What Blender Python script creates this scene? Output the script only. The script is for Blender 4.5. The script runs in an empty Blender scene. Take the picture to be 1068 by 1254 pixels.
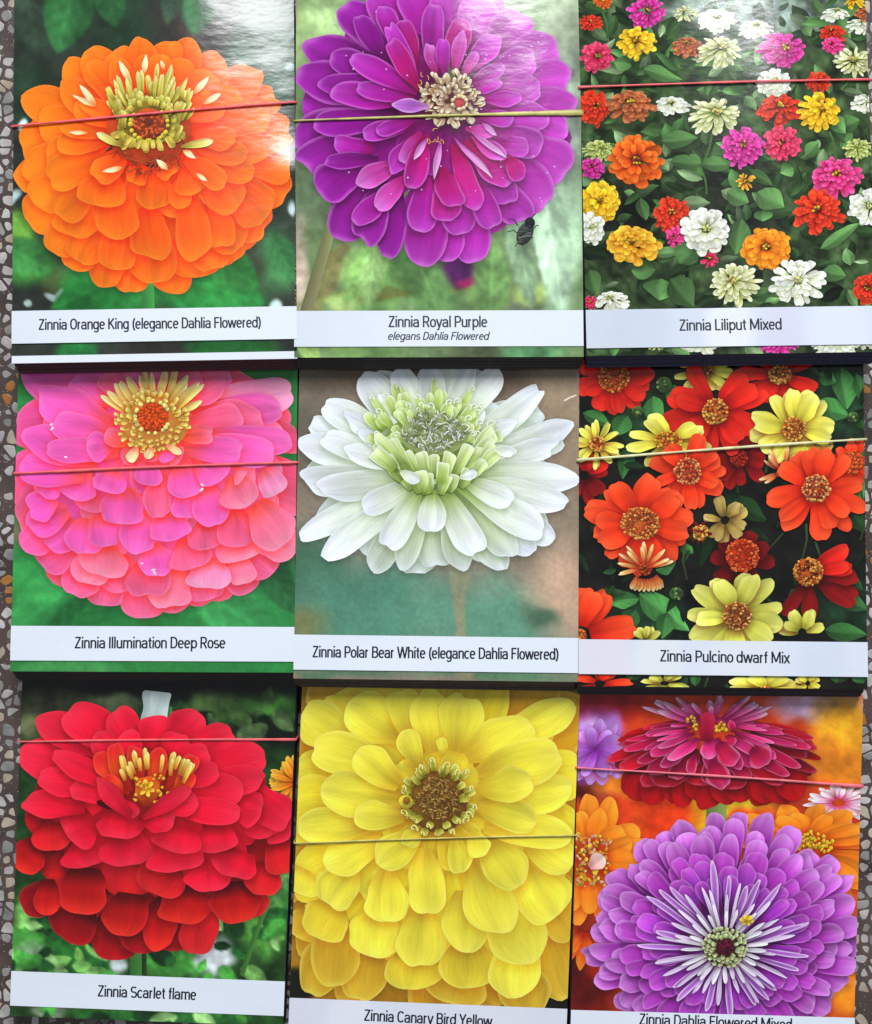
import bpy, math, random
import numpy as np

# ------------------------------------------------------------------ camera, light, exposure
D = 0.44                      # camera height above the floor (m)
K = 0.0002319                 # metres per photo pixel on the reference plane
ZREF = 0.010
W, H = 1068, 1254
sc = bpy.context.scene
col = sc.collection
cam_d = bpy.data.cameras.new('camera'); cam = bpy.data.objects.new('camera', cam_d); col.objects.link(cam)
cam.location = (0, 0, D); cam.rotation_euler = (0, 0, 0)
cam_d.sensor_fit = 'VERTICAL'; cam_d.sensor_height = 24.0
cam_d.lens = 24.0 * (D - ZREF) / (H * K)
cam_d.clip_start = 0.01; cam_d.clip_end = 20
sc.camera = cam
w = bpy.data.worlds.new('World'); sc.world = w; w.use_nodes = True
bg = w.node_tree.nodes['Background']; bg.inputs[0].default_value = (0.86, 0.93, 1.0, 1); bg.inputs[1].default_value = 0.30
def area(name, loc, target, sx, sy, power, colr):
    l = bpy.data.lights.new(name, 'AREA'); l.shape = 'RECTANGLE'; l.size = sx; l.size_y = sy
    l.energy = power; l.color = colr
    o = bpy.data.objects.new(name, l); col.objects.link(o); o.location = loc
    d = np.array(target) - np.array(loc)
    from mathutils import Vector
    o.rotation_euler = Vector(d).to_track_quat('-Z', 'Y').to_euler()
    return o
area('window_light', (0.18, 1.66, 1.72), (0, 0.0, 0), 0.66, 1.0, 64.0, (0.97, 0.985, 1.0))
sc.view_settings.view_transform = 'Standard'; sc.view_settings.look = 'None'
sc.view_settings.exposure = 0.0; sc.view_settings.gamma = 1.0
try: sc.view_settings.use_curve_mapping = False
except Exception: pass
sc.cycles.use_denoising = True
sc.cycles.max_bounces = 6

rng = np.random.default_rng(7)
random.seed(7)
PI = math.pi
def lin(c):
    c = np.clip(np.asarray(c, float), 0, 1)
    return np.where(c <= 0.04045, c / 12.92, ((c + 0.055) / 1.055) ** 2.4)
def rgb(r, g, b): return np.array([r, g, b], float) / 255.0
def sstep(a, b, x):
    x = np.clip((x - a) / (b - a), 0, 1); return x * x * (3 - 2 * x)
def U(a, b): return rng.uniform(a, b)

# ------------------------------------------------------------------ materials
def new_mat(name):
    m = bpy.data.materials.new(name); m.use_nodes = True
    nt = m.node_tree; b = nt.nodes['Principled BSDF']
    return m, nt, b
def print_material(name, relief=(0, 0, 0, (), 0)):
    """glossy laminated print: colour from the painted vertices, fine paper grain, slow ripples in the film"""
    m, nt, b = new_mat(name); N = nt.nodes; L = nt.links
    at = N.new('ShaderNodeAttribute'); at.attribute_name = 'ink'
    tc = N.new('ShaderNodeNewGeometry')
    g = N.new('ShaderNodeTexNoise'); g.inputs['Scale'].default_value = 2600; g.inputs['Detail'].default_value = 2
    L.new(tc.outputs['Position'], g.inputs['Vector'])
    mr = N.new('ShaderNodeMapRange'); mr.inputs[3].default_value = 0.93; mr.inputs[4].default_value = 1.07
    L.new(g.outputs['Fac'], mr.inputs[0])
    mx = N.new('ShaderNodeMix'); mx.data_type = 'RGBA'; mx.blend_type = 'MULTIPLY'; mx.inputs[0].default_value = 1
    L.new(at.outputs['Color'], mx.inputs[6]); L.new(mr.outputs[0], mx.inputs[7])
    ga = N.new('ShaderNodeAttribute'); ga.attribute_name = 'grain'
    gn = N.new('ShaderNodeTexNoise'); gn.inputs['Scale'].default_value = 0.42; gn.inputs['Detail'].default_value = 3; L.new(ga.outputs['Vector'], gn.inputs['Vector'])
    mr2 = N.new('ShaderNodeMapRange'); mr2.inputs[1].default_value = .25; mr2.inputs[2].default_value = .75; mr2.inputs[3].default_value = 0.895; mr2.inputs[4].default_value = 1.085; L.new(gn.outputs['Fac'], mr2.inputs[0])
    mx2 = N.new('ShaderNodeMix'); mx2.data_type = 'RGBA'; mx2.blend_type = 'MULTIPLY'; mx2.inputs[0].default_value = 1
    L.new(mx.outputs[2], mx2.inputs[6]); L.new(mr2.outputs[0], mx2.inputs[7])
    L.new(mx2.outputs[2], b.inputs['Base Color'])
    b.inputs['Roughness'].default_value = 0.15
    b.inputs['Specular IOR Level'].default_value = 0.45
    oc = N.new('ShaderNodeTexCoord'); sp = N.new('ShaderNodeSeparateXYZ'); L.new(oc.outputs['Object'], sp.inputs[0])
    def mth(op, a, b_=None, c_=None):
        n = N.new('ShaderNodeMath'); n.operation = op
        for i, x in enumerate((a, b_, c_)):
            if x is None: continue
            if isinstance(x, (int, float)): n.inputs[i].default_value = x
            else: L.new(x, n.inputs[i])
        return n.outputs[0]
    # slow bow of the card: slope sx at u0, changing with curvature cv
    u0, sx, cv, hills, sy = relief
    du = mth('SUBTRACT', sp.outputs[0], u0)
    hgt = mth('ADD', mth('MULTIPLY', du, -sx), mth('MULTIPLY', mth('MULTIPLY', du, du), -cv / 2))
    hgt = mth('ADD', hgt, mth('MULTIPLY', sp.outputs[1], -sy))
    for (hx, hy, sg, am) in hills:
        q = mth('ADD', mth('POWER', mth('SUBTRACT', sp.outputs[0], hx), 2), mth('POWER', mth('SUBTRACT', sp.outputs[1], hy), 2))
        hgt = mth('ADD', hgt, mth('MULTIPLY', mth('POWER', 2.718, mth('MULTIPLY', q, -1 / (2 * sg * sg))), am))
    n1 = N.new('ShaderNodeTexNoise'); n1.inputs['Scale'].default_value = 60; n1.inputs['Detail'].default_value = 1
    L.new(tc.outputs['Position'], n1.inputs['Vector'])
    hgt = mth('ADD', hgt, mth('MULTIPLY', n1.outputs['Fac'], 0.00026))
    n2 = N.new('ShaderNodeTexNoise'); n2.inputs['Scale'].default_value = 420; n2.inputs['Detail'].default_value = 2
    mp2 = N.new('ShaderNodeMapping'); mp2.inputs['Scale'].default_value = (0.5, 1.0, 1)
    L.new(tc.outputs['Position'], mp2.inputs['Vector']); L.new(mp2.outputs[0], n2.inputs['Vector'])
    hgt = mth('ADD', hgt, mth('MULTIPLY', n2.outputs['Fac'], 0.000036))
    b1 = N.new('ShaderNodeBump'); b1.inputs['Distance'].default_value = 1.0; b1.inputs['Strength'].default_value = 1
    L.new(hgt, b1.inputs['Height']); L.new(b1.outputs[0], b.inputs['Normal'])
    return m
M_PRINTS = dict(orange=print_material('glossy_print_bowed_right', (0.0267, 0.11, 5.0, ((0.0400, 0.052, 0.0055, 0.0006),), 0.02)),
                purple=print_material('glossy_print_bowed', (0.020, 0.018, 5.5, (), 0.006)), liliput=print_material('glossy_print_bowed_left', (0.006, -0.075, 5.5, (), 0.010)))
M_FLAT = print_material('glossy_print')
M_PRINT = M_FLAT
def paper_material(name, c, rough=0.4):
    m, nt, b = new_mat(name); N = nt.nodes; L = nt.links
    tc = N.new('ShaderNodeTexCoord'); n = N.new('ShaderNodeTexNoise'); n.inputs['Scale'].default_value = 400; n.inputs['Detail'].default_value = 4
    L.new(tc.outputs['Object'], n.inputs['Vector'])
    r = N.new('ShaderNodeValToRGB'); c = lin(c)
    r.color_ramp.elements[0].position = 0.3; r.color_ramp.elements[0].color = (*(c * 0.7), 1)
    r.color_ramp.elements[1].position = 0.75; r.color_ramp.elements[1].color = (*np.clip(c * 1.25, 0, 1), 1)
    L.new(n.outputs['Fac'], r.inputs[0]); L.new(r.outputs[0], b.inputs['Base Color'])
    b.inputs['Roughness'].default_value = rough
    bp = N.new('ShaderNodeBump'); bp.inputs['Distance'].default_value = 0.00005; L.new(n.outputs['Fac'], bp.inputs['Height']); L.new(bp.outputs[0], b.inputs['Normal'])
    return m
def rubber_material(name, c):
    m, nt, b = new_mat(name); N = nt.nodes; L = nt.links
    tc = N.new('ShaderNodeTexCoord'); n = N.new('ShaderNodeTexNoise'); n.inputs['Scale'].default_value = 260; n.inputs['Detail'].default_value = 3
    L.new(tc.outputs['Object'], n.inputs['Vector'])
    r = N.new('ShaderNodeValToRGB'); c = lin(c)
    r.color_ramp.elements[0].position = 0.3; r.color_ramp.elements[0].color = (*(c * 0.72), 1)
    r.color_ramp.elements[1].position = 0.7; r.color_ramp.elements[1].color = (*np.clip(c * 1.2, 0, 1), 1)
    L.new(n.outputs['Fac'], r.inputs[0]); L.new(r.outputs[0], b.inputs['Base Color'])
    b.inputs['Roughness'].default_value = 0.45
    return m
M_INK = paper_material('black_ink', (0.10, 0.12, 0.17), 0.35)

# ------------------------------------------------------------------ helpers for meshes
def mesh_obj(name, V, F, mat, parent=None, colors=None, smooth=False):
    me = bpy.data.meshes.new(name); me.from_pydata([tuple(v) for v in V], [], [tuple(f) for f in F])
    if colors is not None:
        a = me.color_attributes.new('ink', 'FLOAT_COLOR', 'POINT')
        c4 = np.ones((len(V), 4), np.float32); c4[:, :3] = colors
        a.data.foreach_set('color', c4.ravel())
    me.materials.append(mat)
    if smooth: me.polygons.foreach_set('use_smooth', [True] * len(me.polygons))
    me.update()
    o = bpy.data.objects.new(name, me); col.objects.link(o)
    if parent is not None: o.parent = parent
    return o
def empty(name, mat4, label, cat, group=None):
    o = bpy.data.objects.new(name, None); col.objects.link(o); o.matrix_world = mat4
    o.empty_display_size = 0.01
    o['label'] = label; o['category'] = cat
    if group: o['group'] = group
    return o

# ------------------------------------------------------------------ painting kit (everything in photo pixels, y down)
def prof(s, p=0.6, b=0.3, e=2.2):
    a = b + (1 - b) * np.sin(PI / 2 * np.clip(s / p, 0, 1))
    c = np.sqrt(np.clip(1 - np.clip((s - p) / (1 - p), 0, 1) ** e, 0, 1))
    return np.where(s < p, a, c)
def leafprof(s, k=0.8): return np.sin(PI * np.clip(s, 0, 1) ** k) ** 0.9 + 0.02
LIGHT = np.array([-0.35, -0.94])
IRR = 0.13
class Card:
    def __init__(self, name): self.name = name; self.P = []
    def add(self, X, Y, C, key, sh=0, shc=(0.5, 0.5, 0.5), cast=True, recv=1.0):
        self.P.append(dict(X=X, Y=Y, C=C, key=key, sh=sh, shc=np.asarray(shc, float), cast=cast, recv=recv))
def patch_plane(base, tip, wd, pf, bend=0.0, n=14, m=9, notch=0.0, cl=1.6, wav=0.0):
    base = np.asarray(base, float); tip = np.asarray(tip, float)
    ax = tip - base; ln = np.hypot(*ax) + 1e-9; d = ax / ln; q = np.array([-d[1], d[0]])
    u = np.linspace(0, 1, n); s = 1 - (1 - u) ** cl
    t = np.linspace(-1, 1, m)
    S, T = np.meshgrid(s, t, indexing='ij')
    hw = np.maximum(pf(S), 0.015) * wd / 2
    TL = T * np.clip(pf(S), 0, 1)
    s2 = S * (1 - notch * np.exp(-(TL / 0.25) ** 2) * S ** 5)
    ph = U(0, 6)
    if IRR > 0:
        e1 = rng.normal(0, 1, 4); e2 = rng.normal(0, 1, 4); kk = np.arange(1, 5)
        nL = sum(e1[q] * np.sin(S * PI * (q + 1) + ph * q) / (q + 1.5) for q in range(4)); nR = sum(e2[q] * np.sin(S * PI * (q + 1) + ph * q) / (q + 1.5) for q in range(4))
        hw = hw * (1 + IRR * np.where(T < 0, nL, nR))
        e3 = rng.normal(0, 1, 3); tipn = sum(e3[q] * np.cos(TL * PI * (q + 1) * .6 + ph) / (q + 1.3) for q in range(3))
        s2 = s2 * (1 + IRR * .30 * tipn * S ** 2)
    off = T * hw * (1 + wav * np.sin(S * 9 + ph)) + bend * np.sin(PI * S * 0.5) ** 2 * ln
    X = base[0] + s2 * ax[0] + off * q[0]; Y = base[1] + s2 * ax[1] + off * q[1]
    return X, Y, S, T
def colour(S, T, X, Y, cb, cm, ct, pm=0.5, rim=None, rima=0.0, tone=0.0, vein=0.04, cup=0.10, lon=0.12, tint=None, rimw=0.78):
    cb, cm, ct = map(np.asarray, (cb, cm, ct))
    a = sstep(0, pm, S)[..., None]; b = sstep(pm, 1.0, S)[..., None]
    C = cb * (1 - a) + cm * a; C = C * (1 - b) + ct * b
    if tint is not None: C = tint(C, X, Y, S)
    dx, dy = X[-1, X.shape[1] // 2] - X[0, X.shape[1] // 2], Y[-1, 0] - Y[0, 0]
    l = math.hypot(dx, dy) + 1e-9; d = np.array([dx, dy]) / l; q = np.array([-d[1], d[0]])
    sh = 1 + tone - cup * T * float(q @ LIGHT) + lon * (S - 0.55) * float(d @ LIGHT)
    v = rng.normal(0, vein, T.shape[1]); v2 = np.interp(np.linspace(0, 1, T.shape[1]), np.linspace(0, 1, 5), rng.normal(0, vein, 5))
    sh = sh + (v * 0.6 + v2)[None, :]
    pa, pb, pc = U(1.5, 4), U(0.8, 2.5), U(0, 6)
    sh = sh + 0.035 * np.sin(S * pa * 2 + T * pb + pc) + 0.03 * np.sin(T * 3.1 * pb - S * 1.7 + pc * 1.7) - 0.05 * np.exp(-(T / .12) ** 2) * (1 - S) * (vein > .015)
    C = C * sh[..., None]
    if rim is not None:
        e = np.maximum(sstep(rimw, 1.0, np.abs(T)) * sstep(0.15, 0.5, S), sstep(0.90, 1.0, S))
        C = C * (1 - (e * rima)[..., None]) + np.asarray(rim) * (e * rima)[..., None]
    return np.clip(C, 0, 1)
def traced(card, rows, z, k, key, cols, pf, shc, order=None, n=17, m=11, tint=None, shf=.10, **kw):
    """petals read off the picture one by one: base, tip, width, optional colour set"""
    for r in rows:
        x0, y0, x1, y1, w_ = r[:5]; cs = cols[r[5]] if len(r) > 5 else cols[0]
        X, Y, S, T = patch_plane(z(x0, y0), z(x1, y1), w_ * k, pf, U(-.05, .05), n, m, U(0, .035), 1.6)
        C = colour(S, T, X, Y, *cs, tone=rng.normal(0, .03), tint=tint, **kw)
        card.add(X, Y, C, key, max(3, shf * w_ * k * 1.6), shc)
class Flower:
    """petals laid out on a unit disc, then carried onto the page by a tilted-dome map"""
    def __init__(self, card, c0, c1, A, B, key, pw=1.0):
        self.card, self.c0, self.c1, self.A, self.B, self.key, self.pw = card, np.array(c0, float), np.array(c1, float), A, B, key, pw
    def m(self, x, y):
        r = np.clip(np.hypot(x, y), 0, 2) ** self.pw
        o = self.c1 - self.c0
        return self.c0[0] + o[0] * r + self.A * x, self.c0[1] + o[1] * r + self.B * y
    def ring(self, N, rb, rt, wd, cb, cm, ct, pf=prof, jl=0.06, ja=0.3, jw=0.15, jt=0.06, bend=0.06, sh=5, shc=(0.6, 0.35, 0.3),
             ph=None, n=14, mm=9, notch=0.0, sector=None, order='back', cl=1.6, wav=0.0, recv=1.0, skip=0.0, **kw):
        ph = U(0, 2 * PI) if ph is None else ph
        L = []
        for i in range(N):
            f = ph + 2 * PI * (i + U(-ja, ja)) / N
            if sector and not (sector[0] <= (f % (2 * PI)) <= sector[1]): continue
            if rng.random() < skip: continue
            L.append(f)
        if order == 'back': L.sort(key=lambda f: math.sin(f) + U(-0.25, 0.25))
        else: rng.shuffle(L)
        for f in L:
            b = rb * (1 + U(-jl, jl)); t = rt * (1 + U(-jl, jl)); w_ = wd * (1 + U(-jw, jw))
            f2 = f + U(-0.05, 0.05)
            X, Y, S, T = patch_plane((b * math.cos(f), b * math.sin(f)), (t * math.cos(f2), t * math.sin(f2)), w_, pf, U(-bend, bend), n, mm, notch, cl, wav)
            X, Y = self.m(X, Y)
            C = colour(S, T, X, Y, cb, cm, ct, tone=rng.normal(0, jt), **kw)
            self.card.add(X, Y, C, self.key, sh, shc, recv=recv)
def stroke(card, pts, w0, w1, c0, c1, key, m=3, sh=0, shc=(0.5, 0.5, 0.5), cast=True, side=0.2, nn=None):
    pts = np.asarray(pts, float)
    if nn:
        tt = np.linspace(0, len(pts) - 1, nn); pts = np.stack([np.interp(tt, np.arange(len(pts)), pts[:, i]) for i in (0, 1)], 1)
    d = np.gradient(pts, axis=0); d /= (np.hypot(d[:, 0], d[:, 1])[:, None] + 1e-9); q = np.stack([-d[:, 1], d[:, 0]], 1)
    n = len(pts); s = np.linspace(0, 1, n); wd = w0 + (w1 - w0) * s
    t = np.linspace(-1, 1, m)
    X = pts[:, 0][:, None] + q[:, 0][:, None] * t[None] * wd[:, None] / 2
    Y = pts[:, 1][:, None] + q[:, 1][:, None] * t[None] * wd[:, None] / 2
    C = (np.asarray(c0) * (1 - s)[:, None] + np.asarray(c1) * s[:, None])[:, None, :] * (1 - side * t[None, :, None] * 0.7)
    card.add(X, Y, np.clip(C, 0, 1), key, sh, shc, cast)
def petal(card, base, tip, wd, cb, cm, ct, key, pf=prof, bend=0.0, n=12, m=7, sh=4, shc=(0.5, 0.5, 0.5), notch=0, wav=0, cast=True, recv=1.0, **kw):
    X, Y, S, T = patch_plane(base, tip, wd, pf, bend, n, m, notch, 1.6, wav)
    card.add(X, Y, colour(S, T, X, Y, cb, cm, ct, **kw), key, sh, shc, cast, recv)
def dot(card, x, y, r, c, key, asp=1.0, rot=None, sh=2, shc=(0.5, 0.5, 0.5), n=6, m=5, lit=0.25, cast=True):
    rot = U(0, 2 * PI) if rot is None else rot
    u = np.linspace(-1, 1, n); v = np.linspace(-1, 1, m); S, T = np.meshgrid(u, v, indexing='ij')
    a = S * np.sqrt(1 - T * T / 2); b = T * np.sqrt(1 - S * S / 2)
    X = x + r * (a * math.cos(rot) - b * asp * math.sin(rot)); Y = y + r * (a * math.sin(rot) + b * asp * math.cos(rot))
    C = np.asarray(c)[None, None] * (1 + lit * ((X - x) * LIGHT[0] + (Y - y) * LIGHT[1]) / r - lit * 0.3 * (a * a + b * b))[..., None]
    card.add(X, Y, np.clip(C, 0, 1), key, sh, shc, cast)
def leaf(card, base, tip, wd, c, key='picture', bend=0.0, n=12, m=9, sh=6, vein=0.10, k=0.8, light=0.16, recv=1.0, tone=None):
    X, Y, S, T = patch_plane(base, tip, wd, lambda s: leafprof(s, k), bend, n, m, 0, 1.2)
    c = np.asarray(c)
    half = np.where(T < 0, 1 + light, 1 - light)
    ve = 1 + vein * 0.7 * np.sin((S * 5.0 - np.abs(T) * 1.6) * 2 * PI) * sstep(0.1, 0.5, np.abs(T))
    mid = np.exp(-(T / 0.13) ** 2)
    f = half * ve * (0.8 + 0.35 * S) * (1 + U(-0.12, 0.12))
    C = c[None, None] * f[..., None]; C = C * (1 - 0.35 * mid[..., None]) + np.clip(c * 1.5 + 0.05, 0, 1) * 0.35 * mid[..., None]
    card.add(X, Y, np.clip(C, 0, 1), key, sh, (0.42, 0.5, 0.42), recv=recv)
def vnoise(X, Y, sc_, seed):
    r = np.random.default_rng(seed); G = r.random((64, 64))
    x = X / sc_; y = Y / sc_; i = np.floor(x).astype(int); j = np.floor(y).astype(int); fx = x - i; fy = y - j
    fx = fx * fx * (3 - 2 * fx); fy = fy * fy * (3 - 2 * fy)
    g = lambda a, b: G[a % 64, b % 64]
    return (g(i, j) * (1 - fx) + g(i + 1, j) * fx) * (1 - fy) + (g(i, j + 1) * (1 - fx) + g(i + 1, j + 1) * fx) * fy
def background(card, box, base, blobs, seed, amp=0.3, step=2.2, scale=26, fine=0.08, leaves=()):
    """out-of-focus ground of the printed photograph: soft blobs on a fine grid"""
    x0, y0, x1, y1 = box
    nx = int((x1 - x0) / step) + 1; ny = int((y1 - y0) / step) + 1
    Y, X = np.meshgrid(np.linspace(y0, y1, ny), np.linspace(x0, x1, nx), indexing='ij')
    C = np.broadcast_to(np.asarray(base), X.shape + (3,)).copy()
    wx = (vnoise(X, Y, scale * 0.8, seed + 5) - 0.5) * scale * 0.5; wy = (vnoise(X, Y, scale * 0.8, seed + 9) - 0.5) * scale * 0.5
    for (cx, cy, rx, ry, rot, c, soft) in blobs:
        a = math.radians(rot); dx = X + wx - cx; dy = Y + wy - cy
        u = (dx * math.cos(a) + dy * math.sin(a)) / rx; v = (-dx * math.sin(a) + dy * math.cos(a)) / ry
        r = np.sqrt(u * u + v * v); al = (1 - sstep(1 - soft, 1 + soft, r))[..., None]
        C = C * (1 - al) + np.asarray(c) * al
    for (ax_, ay_, bx_, by_, wd, c, soft) in leaves:
        dx, dy = bx_ - ax_, by_ - ay_; ln = math.hypot(dx, dy); ux, uy = dx / ln, dy / ln
        s_ = ((X + wx * .25 - ax_) * ux + (Y + wy * .25 - ay_) * uy) / ln; t_ = (-(X - ax_) * uy + (Y - ay_) * ux) / (wd / 2)
        pr = np.sin(PI * np.clip(s_, 0, 1) ** .8) ** .8; d_ = np.abs(t_) - pr
        al = ((1 - sstep(-soft, soft, d_)) * sstep(-.05, .08, s_) * (1 - sstep(.95, 1.05, s_)))[..., None]
        sd = (1 + .10 * np.tanh(t_ * 3) + .10 * np.exp(-(t_ / .1) ** 2) + .04 * np.sin((s_ * 5 - np.abs(t_) * 1.5) * 6.28))[..., None]
        C = C * (1 - al) + np.asarray(c) * sd * al
    nz = (vnoise(X, Y, scale, seed) - 0.5) * 1.3 + (vnoise(X, Y, scale / 2.7, seed + 1) - 0.5) * 0.7
    C = C * (1 + amp * nz)[..., None] * (1 + fine * (vnoise(X, Y, 4.5, seed + 2) - 0.5))[..., None]
    card.add(X, Y, np.clip(C, 0, 1), 'picture', 0, (0.6, 0.6, 0.6))

# ------------------------------------------------------------------ the nine prints
WHITE = rgb(236, 240, 248)
def paint_orange():
    c = Card('orange'); 
    G = rgb(38, 96, 46); DG = rgb(34, 50, 36)
    background(c, (0, -25, 372, 452), rgb(48, 54, 46), [
        (60, 20, 60, 45, 20, rgb(46, 66, 50), .5), (150, 40, 30, 60, 10, rgb(40, 62, 44), .5), (250, 30, 50, 50, 0, rgb(56, 48, 44), .5),
        (330, 60, 45, 70, 0, rgb(44, 84, 58), .5), (30, 110, 30, 40, 0, rgb(40, 62, 44), .5), (330, 260, 40, 60, 0, rgb(46, 60, 46), .5),
        (30, 320, 36, 30, 20, rgb(58, 122, 52), .4), (22, 280, 18, 22, 0, rgb(110, 168, 60), .5), (75, 350, 22, 20, 0, rgb(92, 96, 56), .5),
        (140, 350, 70, 40, 0, rgb(44, 122, 56), .3), (250, 350, 70, 45, 10, rgb(42, 112, 52), .3), (335, 320, 26, 34, 0, rgb(70, 128, 74), .5),
        (300, 330, 26, 26, 0, rgb(58, 66, 50), .5), (95, 430, 28, 20, 0, rgb(40, 118, 58), .3), (280, 428, 60, 18, 0, rgb(36, 104, 46), .3), (190, 430, 40, 20, 0, rgb(50, 48, 44), .4),
        (24, 152, 7, 9, 0, rgb(198, 226, 232), .3), (18, 240, 7, 10, 0, rgb(200, 228, 226), .3), (64, 368, 12, 4, 35, rgb(206, 232, 228), .3), (72, 364, 9, 4, -50, rgb(206, 232, 228), .3), (38, 374, 6, 4, 0, rgb(190, 216, 206), .3),
        (337, 372, 9, 8, 0, rgb(206, 232, 228), .3), (352, 86, 7, 5, -30, rgb(196, 224, 226), .3), (357, 255, 5, 12, 0, rgb(200, 220, 220), .4)], 11, 0.30, leaves=[
        (30, -20, 46, 64, 46, rgb(52, 70, 54), .35), (95, -30, 70, 66, 62, rgb(50, 106, 58), .12), (128, -30, 142, 34, 40, rgb(48, 98, 56), .15), (250, -25, 238, 44, 46, rgb(54, 100, 64), .25), (215, -20, 205, 30, 26, rgb(60, 84, 62), .3),
        (182, 325, 62, 378, 60, rgb(40, 122, 54), .15), (190, 330, 325, 372, 74, rgb(44, 126, 58), .15), (255, 310, 318, 352, 50, rgb(46, 116, 52), .15), (5, 300, 62, 332, 46, rgb(64, 134, 66), .2), (330, 285, 362, 345, 34, rgb(58, 118, 66), .25), (14, 260, 34, 290, 24, rgb(112, 170, 66), .3)])
    stroke(c, [(180, 330), (182, 378)], 15, 15, rgb(64, 140, 66), rgb(64, 140, 66), 'picture')
    f = Flower(c, (182, 152), (183, 206), 160, 146, 'flower', 1.0)
    O, OR, OY, RD = rgb(255, 118, 28), rgb(250, 84, 24), rgb(255, 148, 34), rgb(236, 52, 18)
    def tint(C, X, Y, S):
        k = sstep(150, 60, X)[..., None] * 0.55; C = C * (1 - k) + rgb(255, 140, 24) * k
        k = sstep(230, 330, X)[..., None] * sstep(260, 120, Y)[..., None] * .3
        return C * (1 - k) + rgb(255, 128, 60) * k
    P = lambda s: prof(s, .62, .35, 2.6)
    kw = dict(pf=P, shc=(.86, .52, .34), tint=tint, vein=.022, cup=.07, lon=.12, rim=rgb(255, 160, 70), rima=.35, jt=.035)
    f.ring(15, .5, .97, .40, RD, OR, O, sh=9, **kw)
    f.ring(14, .38, .80, .36, RD, OR, O, sh=8, **kw)
    f.ring(13, .25, .60, .30, RD, OR, O, sh=7, **kw)
    zz = lambda x, y: (x * .3667, y * .3667)
    TR = [(560,800,580,985,120),(450,800,440,978,125),(380,780,350,962,115),(640,790,665,930,160),(330,750,225,895,120),(700,740,790,870,150),(300,690,180,820,120),(760,680,895,765,150),(270,620,95,755,150),(780,580,968,655,130),
          (250,560,48,600,135),(780,500,978,560,150),(260,480,62,490,160),(650,440,978,440,150),(660,410,935,320,120),(360,420,85,310,140),(640,380,868,250,130),(400,400,222,210,130),(600,360,745,190,140),(420,370,300,165,125),
          (560,340,645,130,105),(450,350,395,155,115),(520,330,570,126,110),(470,330,468,126,95),
          (350,440,120,400,130),(400,400,200,290,110),(430,370,290,210,100),(455,350,390,195,90),(480,340,480,185,80),(525,340,540,180,85),(560,350,625,190,90),(600,370,720,250,110),(620,390,800,310,115),(650,430,910,390,120),(640,460,900,490,110),
          (330,520,75,560,140),(300,560,110,690,150),(760,600,905,700,140),(310,700,175,850,130),(330,740,265,880,130),(660,730,720,900,140),(700,690,800,830,140),
          (500,760,525,945,160),(405,740,395,908,130),(270,650,245,795,150),(720,680,750,830,110),(625,640,640,868,125),(490,690,520,862,150),(385,620,380,797,155),(760,620,885,740,130),(300,600,190,720,130),
          (330,500,150,520,120),(340,520,165,600,130),(350,560,330,690,175),(520,560,510,698,122),(600,600,600,698,80),(680,600,720,680,90),(690,590,795,695,140),(655,530,850,588,95),(640,480,828,520,85),(650,450,790,470,80),
          (360,470,190,470,90),(370,440,210,420,70),(390,420,240,360,70),(410,400,270,330,60),(620,400,750,350,60),(610,390,700,300,55),(620,560,655,648,110),(620,530,755,612,90),(480,550,440,612,75),(540,545,575,592,75),(420,530,310,590,90)]
    traced(c, TR, zz, .3667, 'flower', [(rgb(244, 66, 20), rgb(252, 92, 24), rgb(255, 122, 30))], P, (.90, .50, .34), tint=tint, vein=.018, cup=.05, lon=.07, rim=rgb(255, 152, 66), rima=.3)
    dot(c, 183, 158, 52, rgb(196, 72, 30), 'flower', .86, 0, n=14, m=14, lit=.1, sh=6, shc=(.8, .5, .4))
    # brown-red skirt below the disc, pale folded petals, tubular florets
    for i in range(60):
        a = U(0.05, PI - .05); r = U(.8, 1.25); x, y = 183 + 44 * r * math.cos(a), 160 + 40 * r * math.sin(a)
        stroke(c, [(x, y), (x + U(-5, 5), y + U(2, 9)), (x + U(-9, 9), y + U(4, 12))], 2.2, 1, rgb(150, 50, 26), rgb(190, 90, 40), 'flower', nn=5, sh=2)
    for (x0, y0, x1, y1, w_) in [(176, 92, 179, 68, 7), (160, 102, 146, 74, 8), (118, 130, 98, 104, 8), (117, 131, 90, 117, 6), (236, 116, 256, 94, 7), (248, 128, 272, 114, 7),
                                 (150, 205, 126, 210, 7), (206, 208, 192, 196, 8), (224, 184, 240, 194, 7), (108, 163, 84, 162, 5), (240, 212, 254, 222, 5), (201, 86, 197, 74, 5)]:
        petal(c, (x0, y0), (x1, y1), w_, rgb(250, 150, 80), rgb(252, 226, 170), rgb(255, 236, 200), 'flower', pf=lambda s: leafprof(s, .9), sh=3, shc=(.8, .5, .4))
    for i in range(60):                                                 # back tubes, uneven and leaning
        rr = 1.25 - .55 * i / 60; a = -PI * 1.02 + PI * 1.04 * U(0, 1); bx, by = 183 + 38 * rr * math.cos(a), 146 + 24 * rr * math.sin(a)
        ln = U(14, 42) * (0.45 + .6 * abs(math.sin(a))); tx = bx + math.cos(a) * ln * .5 + U(-5, 5); ty = by - ln
        petal(c, (bx, by), (tx, ty), U(4, 7.5), rgb(140, 116, 30), rgb(200, 188, 78), rgb(236, 222, 140) * U(.9, 1), 'flower', pf=lambda s: prof(s, .68, .7, 2), n=8, m=5, sh=3, shc=(.66, .6, .4), cup=.16, bend=U(-.12, .12))
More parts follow.
